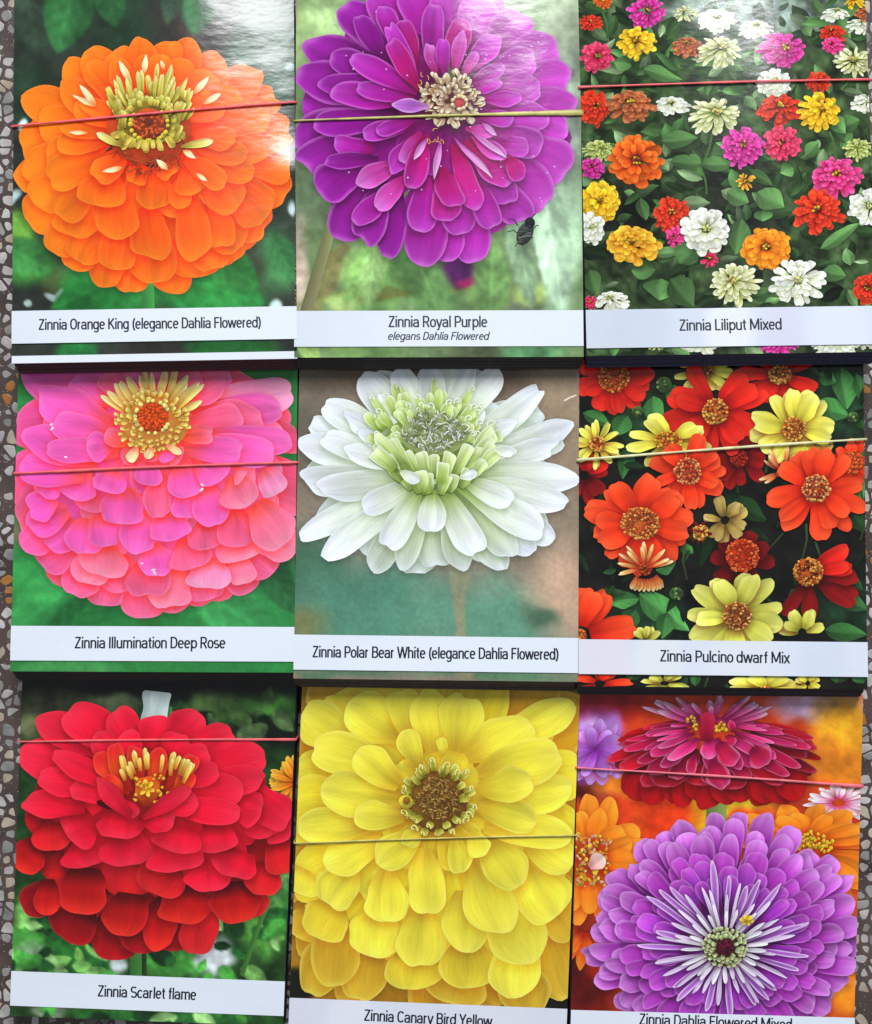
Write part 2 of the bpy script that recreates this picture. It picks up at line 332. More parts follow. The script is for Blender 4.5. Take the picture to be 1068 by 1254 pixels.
    for i in range(14):
        a = -PI + PI * (i + .5) / 14; bx, by = 183 + 26 * math.cos(a), 142 + 14 * math.sin(a)
        petal(c, (bx, by), (bx + U(-2, 2), by - U(8, 16)), 6, rgb(140, 120, 30), rgb(186, 180, 64), rgb(220, 214, 120), 'flower', pf=lambda s: prof(s, .75, .75, 3), n=6, m=5, sh=3, cup=.25)
    dot(c, 183, 152, 34, rgb(150, 120, 36), 'flower', .8, 0, n=12, m=12, lit=.1, sh=6)
    for i in range(40):
        a = U(0, 6.3); x, y = 183 + 27 * math.cos(a), 152 + 22 * math.sin(a); petal(c, (x, y), (x + 7 * math.cos(a), y + 6 * math.sin(a) - 3), 6, rgb(150, 126, 36), rgb(196, 184, 70), rgb(226, 216, 116), 'flower', pf=lambda s: prof(s, .7, .8, 3), n=6, m=5, sh=3, cup=.25)
    dot(c, 183, 152, 21, rgb(196, 78, 34), 'flower', .9, 0, n=10, m=10, lit=.15, sh=6)
    for i in range(70):
        r = math.sqrt(U(0, 1)) * 19; a = U(0, 2 * PI); dot(c, 183 + r * math.cos(a), 152 + .9 * r * math.sin(a), 1.8, rgb(210, 88, 40) * U(.75, 1.1), 'flower', n=4, m=3, sh=0)
    dot(c, 182, 150, 6, rgb(110, 44, 30), 'flower', .9, lit=.1)
    for i in range(26):
        a = U(-.9, PI + .9); x, y = 183 + 23 * math.cos(a), 153 + 20 * math.sin(a); dot(c, x, y, U(2, 3.2), rgb(220, 196, 60), 'flower', n=5, m=4)
    for i in range(30):                                                 # front tubes hang outward
        a = .05 + (PI - .1) * U(0, 1); bx, by = 183 + 30 * math.cos(a), 160 + 12 * math.sin(a)
        ln = U(10, 21); tx, ty = bx + math.cos(a) * ln * .8 + U(-3, 3), by + ln * math.sin(a) * .9 + 2
        petal(c, (bx, by), (tx, ty), U(5, 8.5), rgb(200, 180, 60), rgb(226, 206, 96), rgb(200, 170, 70), 'flower', pf=lambda s: prof(s, .75, .8, 3), n=7, m=5, sh=4, shc=(.6, .5, .3), cup=.22)
    for s_, y_ in ((1, 0), (-1, 0)):
        for j in range(6):
            x, y = 183 + s_ * (30 + j * 2.2 + U(-3, 4)), 172 - j * 9 + U(-4, 4); petal(c, (x, y), (x + s_ * U(0, 12), y - U(10, 26)), U(5, 8.5), rgb(150, 130, 34), rgb(204, 192, 76), rgb(226, 214, 116), 'flower', pf=lambda s: prof(s, .75, .8, 3), n=7, m=5, sh=3, cup=.25)
    for (x0, y0, x1, y1) in [(150, 180, 118, 163), (222, 180, 262, 173)]:
        petal(c, (x0, y0), (x1, y1), 10, rgb(150, 120, 40), rgb(214, 200, 96), rgb(240, 232, 170), 'flower', sh=3)
    return c

def paint_purple():
    c = Card('purple')
    background(c, (350, -25, 726, 452), rgb(112, 138, 92), [
        (380, 40, 40, 60, 20, rgb(150, 176, 118), .5), (690, 40, 30, 70, 0, rgb(176, 190, 160), .5), (700, 140, 22, 70, 0, rgb(128, 132, 122), .5), (380, 240, 36, 40, 0, rgb(104, 124, 92), .5),
        (690, 300, 24, 90, 8, rgb(176, 208, 172), .35), (640, 330, 24, 70, 5, rgb(108, 118, 96), .5), (440, 330, 40, 30, 30, rgb(142, 178, 104), .5), (400, 340, 14, 60, 25, rgb(126, 124, 78), .3),
        (470, 350, 30, 50, 40, rgb(120, 166, 92), .5), (540, 340, 40, 40, 0, rgb(92, 130, 78), .5), (500, 320, 25, 25, 0, rgb(82, 122, 70), .5), (600, 350, 30, 30, 0, rgb(132, 170, 100), .4),
        (364, 330, 12, 60, 0, rgb(204, 184, 164), .6), (480, 360, 110, 8, -6, rgb(112, 124, 64), .4), (650, 360, 20, 12, 0, rgb(170, 196, 110), .5), (560, 330, 24, 20, 0, rgb(88, 34, 96), .35), (575, 344, 16, 6, 0, rgb(150, 40, 90), .4),
        (420, 372, 20, 12, 0, rgb(168, 196, 120), .5), (380, 434, 10, 10, 0, rgb(150, 186, 100), .4), (450, 432, 40, 10, 0, rgb(120, 158, 92), .4), (580, 432, 40, 12, 0, rgb(84, 96, 66), .4), (650, 432, 40, 12, 0, rgb(96, 150, 100), .4)], 21, 0.30, scale=22, leaves=[(664, 215, 690, 390, 46, rgb(180, 212, 178), .15), (628, 255, 652, 380, 34, rgb(138, 168, 130), .25), (478, 290, 420, 372, 40, rgb(136, 182, 100), .25), (600, 390, 604, 290, 44, rgb(116, 158, 92), .3),
        (540, 390, 505, 300, 50, rgb(104, 146, 86), .35), (370, -10, 440, 40, 50, rgb(160, 190, 130), .4), (460, 300, 450, 380, 30, rgb(150, 190, 116), .3), (365, 420, 395, 445, 20, rgb(160, 196, 110), .3), (700, 60, 690, 230, 40, rgb(150, 166, 146), .5)])
    stroke(c, [(412, 255), (396, 310), (374, 385)], 13, 15, rgb(136, 142, 92), rgb(126, 124, 88), 'picture', nn=8)
    f = Flower(c, (556, 125), (534, 146), 168, 168, 'flower', 1.0)
    P1, P2, P3, DK = rgb(160, 26, 150), rgb(172, 40, 164), rgb(190, 76, 194), rgb(96, 6, 84)
    def tint(C, X, Y, S):
        k = (sstep(470, 380, X) * .3)[..., None]; C = C * (1 - k) + rgb(116, 22, 150) * k
        k = (sstep(560, 690, X) * sstep(330, 100, Y) * .25)[..., None]; return C * (1 - k) + rgb(196, 66, 206) * k
    P = lambda s: prof(s, .66, .26, 2.4)
    kw = dict(pf=P, shc=(.52, .22, .46), tint=tint, vein=.045, cup=.13, lon=.10, rim=rgb(222, 130, 226), rimw=.82, jt=.07)
    f.ring(15, .45, .96, .36, DK, P1, P2, sh=10, rima=.15, **kw)
    f.ring(14, .30, .76, .30, DK, rgb(150, 16, 140), P1, sh=10, rima=.2, **kw)
    f.ring(12, .14, .52, .22, DK, rgb(140, 10, 110), P1, sh=8, rima=.3, **kw)
    zz = lambda x, y: (350 + x * .3667, y * .3667)
    TR = [(400,300,82,130,150,1),(380,330,38,240,130,1),(380,380,30,480,170,1),(380,430,48,570,150,1),(420,200,190,5,130,1),(470,150,290,-40,130,0),(520,150,400,-50,120,0),(560,150,520,-30,120,2),(620,170,640,-20,130,2),(680,200,790,40,150,2),(700,230,910,150,160,2),(720,280,948,260,150,2),
          (720,330,975,360,110,2),(720,390,948,430,130,2),(720,450,945,590,170,2),(680,500,885,690,150,2),(640,560,805,745,130,0),(600,620,640,882,130,0),(540,660,545,872,110,0),(480,620,465,888,140,0),(380,640,340,860,95,1),(300,560,190,805,150,1),(260,520,110,650,150,1),(330,600,260,815,120,1),
          (660,260,830,180,130,2),(690,300,850,290,120,2),(690,390,880,400,120,2),(690,440,860,500,130,2),(640,540,760,680,120,0),(560,640,590,785,120,0),(630,600,700,765,115,0),(470,590,450,778,135,0),(540,580,545,742,125,3),(380,260,150,180,110,1),(350,280,110,270,90,1),(360,390,90,420,110,1),
          (330,200,240,50,85,1),(380,160,320,20,80,0),(480,250,510,5,95,0),(430,220,400,60,90,3),(560,230,600,60,95,3),(610,240,700,110,90,2),
          (390,345,145,310,95,0),(430,330,230,295,78,0),(440,310,215,185,85,0),(445,300,340,75,70,0),(445,300,350,130,80,3),(300,500,155,480,90,0),(310,530,130,545,60,1),(430,410,255,460,80,0),(430,400,300,440,58,0),(380,540,245,622,85,4),(350,630,225,742,88,0),(400,590,298,695,78,4),
          (440,450,348,572,82,0),(450,440,385,545,60,4),(470,450,408,628,92,3),(560,480,645,705,95,3),(600,470,745,622,105,3),(520,560,560,700,110,3),(720,480,810,500,85,2),(740,520,790,600,75,3),(620,450,735,530,65,4),(600,430,700,440,50,4),(650,390,760,400,70,0),
          (500,250,478,145,52,4),(530,250,530,128,58,0),(560,250,592,112,56,4),(590,260,640,172,48,4),(610,290,724,212,62,0),(640,330,790,325,52,0),(620,310,720,270,50,0)]
    CS = [(rgb(136, 8, 96), rgb(168, 26, 152), rgb(184, 60, 184)), (rgb(92, 8, 84), rgb(134, 16, 132), rgb(152, 36, 158)), (rgb(150, 14, 116), rgb(178, 46, 168), rgb(196, 74, 192)), (rgb(146, 4, 76), rgb(182, 18, 120), rgb(188, 44, 162)), (rgb(160, 20, 100), rgb(190, 60, 156), rgb(212, 112, 204))]
    TR = [(a, b_, d, e, w_ * (.86 if i > 23 else 1), q) for i, (a, b_, d, e, w_, q) in enumerate(TR)]
    traced(c, TR, zz, .3667, 'flower', CS, lambda s: prof(s, .66, .26, 2.0), (.50, .22, .46), vein=.03, cup=.10, lon=.06, rim=rgb(226, 150, 230), rima=.55, rimw=.86)
    # folded light petals round the eye
    for (x0, y0, x1, y1, w_) in [(524, 168, 506, 196, 14), (540, 168, 536, 220, 13), (556, 168, 596, 224, 14), (576, 160, 618, 196, 12), (590, 150, 610, 164, 12)]:
        petal(c, (x0, y0), (x1, y1), w_ * .6, rgb(176, 60, 160), rgb(212, 138, 202), rgb(232, 190, 226), 'flower', pf=lambda s: leafprof(s, 1.1), bend=U(-.15, .15), sh=4, shc=(.6, .3, .5), cup=.3)
    dot(c, 546, 124, 30, rgb(104, 36, 50), 'flower', .95, 0, n=12, m=12, lit=.1, sh=6, shc=(.5, .3, .4))
    for i in range(190):
        a = U(0, 2 * PI); r = U(.15, 1.02) ; x, y = 553 + 33 * r * math.cos(a), 122 + 29 * r * math.sin(a)
        if math.hypot(x - 563, y - 126) < 9: continue
        ang = a + U(-1.0, 1.0); ln = U(4, 13)
        petal(c, (x, y), (x + ln * math.cos(ang), y + ln * math.sin(ang)), U(2.6, 6.5), rgb(150, 110, 84), rgb(218, 198, 160), rgb(242, 230, 208) * U(.86, 1), 'flower', pf=lambda s: prof(s, .66, .6, 2), n=6, m=5, sh=3, shc=(.5, .4, .36), cup=.2, bend=U(-.2, .2))
    dot(c, 563, 126, 9, rgb(196, 60, 70), 'flower', .8, lit=.2)
    for i in range(24):
        a = U(0, 2 * PI); x, y = 563 + 9 * math.cos(a), 126 + 8 * math.sin(a); dot(c, x, y, U(1.5, 2.6), rgb(228, 206, 160), 'flower', n=4, m=4)
    for i in range(14):
        x, y = [(U(512, 534), U(92, 112)), (U(522, 540), U(160, 176))][i % 2]; a = U(0, 6.3)
        stroke(c, [(x, y), (x + 3 * math.cos(a), y + 3 * math.sin(a)), (x + 6 * math.cos(a + .7), y + 6 * math.sin(a + .7))], 1.3, .8, rgb(200, 140, 60), rgb(226, 170, 80), 'flower', nn=6, sh=1.5)
    petal(c, (525, 131), (484, 128), 17, rgb(190, 130, 190), rgb(170, 90, 190), rgb(190, 110, 210), 'flower', rim=rgb(230, 190, 235), rima=.8, sh=4)
    for i in range(46):
        x, y = U(385, 690), U(10, 250); dot(c, x, y, U(.6, 1.2), rgb(226, 180, 232), 'flower', n=4, m=3, sh=0, cast=False)
    # the little striped beetle on the lower right petals
    for (a, b) in [((634, 276), (622, 268)), ((634, 286), (622, 284)), ((648, 272), (656, 262)), ((652, 282), (660, 276)), ((640, 296), (630, 302))]:
        stroke(c, [a, ((a[0] + b[0]) / 2 + 1, (a[1] + b[1]) / 2 - 3), b], 1.4, 1, rgb(30, 30, 30), rgb(40, 36, 36), 'beetle', nn=5)
    dot(c, 643, 286, 15, rgb(52, 60, 56), 'beetle', .62, math.radians(115), n=10, m=9, lit=.3, sh=0)
    dot(c, 649, 273, 7, rgb(26, 30, 30), 'beetle', .9, lit=.3)
    for k in range(26):
        a = U(0, 6.3); r = math.sqrt(U(0, 1)); x, y = 643 + 8 * r * math.cos(a) - 2.5 * r * math.sin(a), 287 + 12 * r * math.sin(a); g_ = U(.1, .62)
        stroke(c, [(x - 2.5, y + .6), (x, y + 1.4), (x + 2.5, y)], U(.9, 2), U(.9, 1.6), rgb(210, 222, 210) * g_, rgb(190, 200, 190) * g_, 'beetle', nn=4)
    return c

def small_flower(c, x, y, r, kind, key, b=1.0):
    """a small double bloom of the mixed planting"""
    T = {'white': (rgb(190, 200, 150), rgb(236, 238, 222), rgb(250, 250, 244)), 'cream': (rgb(150, 160, 80), rgb(216, 218, 160), rgb(240, 240, 206)),
         'yellow': (rgb(200, 130, 10), rgb(250, 196, 30), rgb(255, 214, 60)), 'gold': (rgb(190, 110, 10), rgb(244, 172, 36), rgb(255, 200, 70)),
         'orange': (rgb(180, 50, 10), rgb(240, 96, 24), rgb(252, 126, 44)), 'amber': (rgb(210, 90, 6), rgb(252, 140, 20), rgb(255, 164, 44)),
         'red': (rgb(150, 20, 14), rgb(226, 52, 26), rgb(242, 78, 44)), 'scarlet': (rgb(160, 14, 16), rgb(226, 34, 36), rgb(242, 66, 60)),
         'pink': (rgb(176, 14, 80), rgb(232, 54, 130), rgb(248, 104, 168)), 'magenta': (rgb(150, 8, 90), rgb(216, 40, 146), rgb(238, 92, 186)),
         'rose': (rgb(170, 14, 50), rgb(226, 48, 92), rgb(246, 92, 128)), 'brown': (rgb(120, 50, 26), rgb(186, 94, 52), rgb(214, 132, 84)), 'green': (rgb(110, 130, 50), rgb(178, 190, 100), rgb(216, 222, 150))}[kind]
    spiky = kind in ('cream', 'green')
    tl = U(.02, .16) + max(0, .9 - b) * .5; tx_ = U(-.14, .14)
    f = Flower(c, (x - tx_ * r, y - r * tl), (x + tx_ * r * .4, y + r * tl * .3), r, r * .94 * b, key, U(.8, 1.3))
    shc = T[0] / np.maximum(T[1], .05); shc = np.clip(shc * .9 + .05, .2, .9)
    P = (lambda s: prof(s, .6, .5, 2)) if spiky else (lambda s: prof(s, .62, .4, 2.6))
    n = int(U(12, 18)) if r > 18 else int(U(9, 14))
    wf = (.24 if spiky else .34) * U(.8, 1.15)
    kw = dict(pf=P, shc=shc, n=8, mm=5, vein=.03, cup=.12, lon=.12, jt=.08, jl=.12, jw=.3, bend=.14, ja=.42, sh=max(2.2, r * .12))
    R = [(1.02, .5, 1), (.92, .42, 1), (.76, .32, .88), (.58, .2, .72), (.40, .1, .55)] if r > 14 else [(1.02, .4, 1), (.8, .25, .9), (.5, .1, .7)]
    if rng.random() < .3: R = R[:-1]
    for k, (t, bb, ws) in enumerate(R):
        f.ring(max(7, int(n * (t * .5 + .5))), bb, t, wf * ws, T[0], T[1], T[2], **kw)
    q = max(3, int(r * .34)); cc = {'white': rgb(220, 220, 140), 'cream': rgb(214, 200, 110), 'green': rgb(190, 200, 90)}.get(kind, None)
    for i in range(q * 3):
        a = U(0, 2 * PI); rr = U(0, .17) * r
        ccol = cc if cc is not None else (T[0] * .8 if rng.random() < .5 else rgb(236, 190, 60))
        dot(c, x - tx_ * r + rr * math.cos(a), y - r * tl + rr * math.sin(a) * b, max(1.0, r * .05), ccol * U(.8, 1.1), key, n=4, m=3, sh=1.5)

def paint_liliput():
    c = Card('liliput'); z = lambda x, y: (700 + x * .367, y * .367)
    background(c, (702, -25, 1085, 448), rgb(58, 78, 46), [(*z(600, 40), 120, 24, 0, rgb(150, 170, 160), .8), (*z(300, 230), 60, 30, 0, rgb(52, 78, 42), .6), (*z(550, 620), 50, 60, 0, rgb(30, 36, 24), .6), (*z(150, 720), 60, 50, 0, rgb(28, 30, 22), .6)], 31, .7, scale=16, fine=.3)
    for i in range(520):                                                # leaf carpet, darker behind
        x, y = U(705, 1075), U(-10, 440); a = U(0, 2 * PI); ln = U(16, 38)
        g = rgb(52, 82, 44) if i < 240 else [rgb(84, 128, 68), rgb(108, 148, 90), rgb(70, 110, 58), rgb(130, 160, 112)][i % 4]
        if y > 220 and rng.random() < .4: g = g * .5
        leaf(c, (x, y), (x + ln * math.cos(a), y + ln * math.sin(a) * .8), ln * U(.25, .55), g * U(.6, 1.15), bend=U(-.25, .25), n=8, m=5, sh=4, recv=.6)
    for (x0, y0, x1, y1, w_) in [(300, 930, 290, 1000, 110), (330, 930, 410, 1020, 90), (360, 880, 420, 800, 80), (280, 900, 200, 890, 60), (520, 640, 590, 680, 60), (690, 690, 610, 640, 60), (640, 700, 640, 740, 60), (570, 730, 540, 850, 70),
                                 (300, 470, 420, 470, 60), (330, 540, 440, 530, 50), (480, 480, 470, 560, 60), (430, 550, 540, 530, 50), (830, 830, 970, 760, 50), (840, 900, 910, 930, 60), (740, 560, 700, 580, 50), (780, 520, 830, 480, 50),
                                 (200, 220, 140, 200, 50), (240, 230, 360, 250, 50), (60, 900, 90, 980, 60), (600, 990, 660, 960, 50), (230, 660, 240, 740, 40), (900, 420, 960, 400, 60), (620, 640, 700, 700, 80), (870, 390, 920, 440, 50)]:
        leaf(c, z(x0, y0), z(x1, y1), w_ * .367, rgb(90, 134, 74) * U(.8, 1.1), bend=U(-.15, .15), n=10, m=7, sh=6)
    for (x0, y0, x1, y1) in [(470, 440, 430, 560), (430, 560, 450, 650), (860, 440, 870, 500), (100, 30, 120, 130), (600, 120, 640, 200), (470, 100, 480, 160), (900, 300, 930, 250), (380, 30, 330, 110)]:
        stroke(c, [z(x0, y0), z((x0 + x1) / 2 + 8, (y0 + y1) / 2), z(x1, y1)], 2.6, 2.6, rgb(80, 120, 60), rgb(60, 92, 46), 'picture', nn=6, sh=3)
    FL = [(105, 5, 34, 'orange', .7), (65, 75, 38, 'red', .8), (250, 40, 64, 'magenta', .9), (215, 143, 64, 'yellow', .9), (85, 190, 54, 'rose', 1), (380, 45, 44, 'cream', .7), (485, 65, 66, 'white', .65), (615, 95, 58, 'white', .6),
          (385, 155, 54, 'brown', .7), (495, 170, 76, 'cream', .75), (705, 165, 78, 'magenta', .8), (870, 110, 46, 'red', .7), (870, 150, 38, 'pink', .8), (880, 45, 46, 'white', .5), (960, 85, 46, 'white', .6), (985, 45, 40, 'brown', .6),
          (945, 10, 36, 'yellow', .5), (940, 205, 66, 'cream', .8), (675, 275, 58, 'white', .85), (825, 272, 42, 'red', .9), (335, 350, 56, 'white', .6), (75, 360, 54, 'red', 1.2), (195, 350, 82, 'brown', .65), (480, 385, 90, 'cream', .75),
          (695, 365, 76, 'red', .75), (828, 375, 70, 'yellow', 1.0), (985, 345, 48, 'white', .8), (702, 478, 64, 'rose', 1), (572, 490, 70, 'magenta', 1), (95, 500, 52, 'green', .7), (70, 560, 42, 'magenta', .9), (215, 535, 95, 'orange', 1),
          (955, 497, 50, 'green', .8), (885, 590, 88, 'pink', .82), (820, 705, 87, 'red', .87), (580, 605, 33, 'gold', .9), (95, 675, 66, 'yellow', 1.2), (65, 760, 48, 'white', 1.3), (990, 690, 66, 'white', 1), (335, 715, 62, 'red', 1),
          (345, 790, 34, 'pink', 1.1), (460, 865, 32, 'rose', .9), (448, 770, 84, 'white', .95), (200, 815, 90, 'gold', .75), (650, 830, 83, 'amber', .95), (545, 945, 84, 'cream', .88), (757, 940, 94, 'white', .9),
          (990, 965, 50, 'red', 1.1), (60, 1010, 28, 'rose', 1), (135, 1005, 60, 'white', .65), (430, 1135, 88, 'white', .5), (690, 1150, 60, 'magenta', .5), (880, 1150, 80, 'white', .45), (280, 1150, 40, 'green', .4), (985, 1140, 46, 'white', .6)]
    for i, (x, y, r, k, b) in enumerate(FL):
        px, py = z(x, y); small_flower(c, px, py, r * .367, k, f'flower{i}', b)
    return c

def paint_pink():
    c = Card('pink')
    background(c, (0, 395, 376, 836), rgb(46, 128, 62), [(30, 660, 40, 30, 0, rgb(112, 110, 80), .5), (40, 700, 50, 40, 0, rgb(54, 150, 74), .4), (110, 740, 60, 26, 0, rgb(36, 112, 54), .4), (300, 740, 60, 40, 0, rgb(52, 142, 74), .4),
                                                         (345, 690, 18, 40, 20, rgb(36, 84, 50), .4), (80, 815, 70, 10, 0, rgb(70, 152, 80), .4), (260, 816, 70, 10, 0, rgb(44, 122, 60), .4)], 41, .16, leaves=[(125, 690, 0, 785, 76, rgb(56, 150, 76), .15), (55, 800, 135, 715, 50, rgb(38, 112, 54), .2), (240, 720, 340, 782, 64, rgb(64, 158, 86), .15), (315, 680, 368, 755, 40, rgb(42, 94, 54), .2), (345, 640, 372, 700, 30, rgb(60, 100, 56), .3)])
    f = Flower(c, (188, 512), (193, 582), 192, 168, 'flower', 1.0)
    A_, B_, C_, S_ = rgb(242, 84, 180), rgb(250, 96, 150), rgb(248, 132, 170), rgb(244, 66, 66)
    def tint(C, X, Y, S):
        k = (sstep(200, 60, X) * sstep(660, 540, Y) * .45)[..., None]; C = C * (1 - k) + rgb(240, 74, 186) * k
        k = (sstep(640, 730, Y) * .5)[..., None]; C = C * (1 - k) + rgb(238, 84, 118) * k
        k = (sstep(250, 350, X) * sstep(560, 640, Y) * .4 * sstep(.2, .8, S))[..., None]; return C * (1 - k) + rgb(252, 150, 170) * k
    P = lambda s: prof(s, .6, .4, 2.6)
    kw = dict(pf=P, shc=(.97, .52, .46), tint=tint, vein=.024, cup=.05, lon=.08, rim=rgb(255, 160, 200), rima=.3, jt=.035, notch=.03)
    f.ring(17, .55, .98, .36, S_, rgb(236, 76, 116), rgb(240, 90, 128), sh=9, **kw)
    f.ring(16, .42, .84, .36, S_, A_, C_, sh=9, **kw)
    f.ring(14, .28, .62, .32, S_, A_, C_, sh=9, **kw)
    f.ring(12, .08, .42, .28, rgb(250, 80, 50), rgb(250, 84, 100), A_, sh=7, **kw)
    zz = lambda x, y: (x * .3464, 430 + y * .3464)
    TR = [(500,760,500,948,170,1),(600,780,625,925,130,1),(400,760,365,908,140,1),(330,720,255,862,130,1),(260,640,150,772,150,1),(700,740,745,885,130,1),(800,720,890,848,130,1),(850,680,965,785,140,1),(880,600,1045,710,150,2),(200,590,75,690,140,1),
          (620,760,580,905,150,2),(420,720,440,852,140,1),(520,740,530,870,160,1),(350,700,305,825,140,2),(840,720,862,825,110,2),(380,680,345,795,170,2),(740,730,742,842,170,3),(540,680,560,798,125,0),(660,660,692,765,160,1),(830,650,852,745,165,2),(260,590,165,688,140,0),
          (310,590,300,718,135,0),(350,580,372,695,115,0),(500,560,482,714,125,0),(720,600,722,705,115,1),(830,560,846,694,145,1),(900,540,1010,688,160,2),(240,560,100,620,120,0),(590,570,606,670,145,0),(440,480,425,616,168,0),(560,430,566,592,95,1),(660,490,682,594,135,0),(720,470,762,615,125,0),
          (330,500,300,560,110,1),(820,440,885,545,130,2),(930,420,990,504,110,3),(200,520,95,560,110,0),(220,430,148,512,95,0),(300,420,250,520,135,0),(400,420,382,502,125,0),(640,400,672,516,125,0),(520,380,516,478,105,0),(700,380,792,447,130,0),(840,400,880,420,110,2),
          (700,200,1045,130,140,3),(690,220,1005,190,125,0),(680,240,925,225,125,1),(660,270,862,245,115,1),(640,170,790,95,130,1),(600,160,690,60,120,1),(700,310,1040,310,115,0),(700,330,975,355,125,0),(650,340,858,365,110,0),
          (380,200,70,90,140,0),(400,180,260,90,120,0),(430,170,380,70,110,1),(400,270,135,145,150,0),(300,440,65,400,125,0),(350,390,85,300,110,0),(400,300,185,250,125,0),(420,360,165,355,95,0),(400,330,305,335,100,0),
          (640,300,755,292,75,4),(450,330,370,290,60,4),(480,350,430,385,60,4),(600,350,640,385,70,4),(540,360,548,390,62,4),(580,350,600,390,60,0)]
    CS = [(rgb(250, 78, 80), rgb(246, 88, 172), rgb(248, 106, 190)), (rgb(244, 66, 66), rgb(246, 88, 130), rgb(246, 104, 150)), (rgb(246, 80, 70), rgb(248, 112, 146), rgb(250, 142, 170)), (rgb(246, 90, 100), rgb(248, 138, 186), rgb(250, 164, 200)), (rgb(250, 80, 30), rgb(250, 86, 90), rgb(250, 112, 150))]
    traced(c, TR, zz, .3464, 'flower', CS, P, (.98, .50, .40), vein=.02, cup=.04, lon=.05, rim=rgb(254, 150, 196), rima=.35, tint=lambda C, X, Y, S: C * (1 - (sstep(120, 40, X) * .35)[..., None]) + rgb(238, 74, 184) * (sstep(120, 40, X) * .35)[..., None])
    dot(c, 190, 515, 42, rgb(214, 150, 66), 'flower', .9, 0, n=12, m=12, lit=.1, sh=6, shc=(.85, .5, .4))
    # the eye: pale yellow tubes around a red-orange disc
    for i in range(15):
        a = -PI * .98 + PI * .96 * (i + U(.1, .9)) / 15; bx, by = 190 + 32 * math.cos(a), 508 + 22 * math.sin(a)
        ln = U(30, 52); tx, ty = bx + math.cos(a) * ln * .75, by - ln * (.45 + .4 * abs(math.sin(a)))
        petal(c, (bx, by), (tx, ty), U(7, 11), rgb(210, 160, 60), rgb(238, 208, 116), rgb(244, 226, 160), 'flower', pf=lambda s: prof(s, .55, .7, 1.6), n=9, m=5, sh=4, shc=(.85, .5, .4), cup=.2, bend=U(-.1, .1))
    for i in range(150):
        a = U(0, 2 * PI); r = U(.95, 1.85); x, y = 188 + 23 * r * math.cos(a), 513 + 21 * r * math.sin(a); ln = U(7, 12)
        if y < 500 and r > 1.5: continue
        a += U(-.5, .5)
        petal(c, (x, y), (x + ln * math.cos(a) * .8, y + ln * (math.sin(a) * .6 - .15)), U(3.5, 6.5), rgb(190, 140, 40), rgb(226, 190, 90), rgb(244, 224, 140), 'flower', pf=lambda s: prof(s, .7, .7, 3), n=6, m=5, sh=3, shc=(.75, .55, .3), cup=.25)
    dot(c, 187, 511, 20, rgb(250, 92, 26), 'flower', .95, 0, n=10, m=10, lit=.08, sh=4)
    for i in range(120):
        a = U(0, 2 * PI); r = 18 * math.sqrt(U(0, 1)); dot(c, 187 + r * math.cos(a), 511 + r * math.sin(a), 1.6, rgb(250, 84, 24) * U(.82, 1.05), 'flower', n=4, m=3, sh=0)
    for i in range(26):
        a = U(0, 2 * PI); dot(c, 187 + 21 * math.cos(a), 511 + 20 * math.sin(a), U(2, 3), rgb(246, 226, 130), 'flower', n=5, m=4)
    for (x0, y0, x1, y1, w_) in [(168, 548, 158, 566, 13), (186, 548, 180, 562, 11), (204, 545, 222, 556, 9)]:
        petal(c, (x0, y0), (x1, y1), w_, rgb(240, 120, 90), rgb(248, 210, 150), rgb(250, 230, 180), 'flower', sh=3)
    for (x, y) in [(63, 520), (64, 525), (81, 560), (248, 594), (247, 600), (188, 698), (190, 702), (174, 690)]:
        dot(c, x, y, U(1.8, 3), rgb(252, 226, 240), 'flower', .5, sh=0, cast=False)
    return c

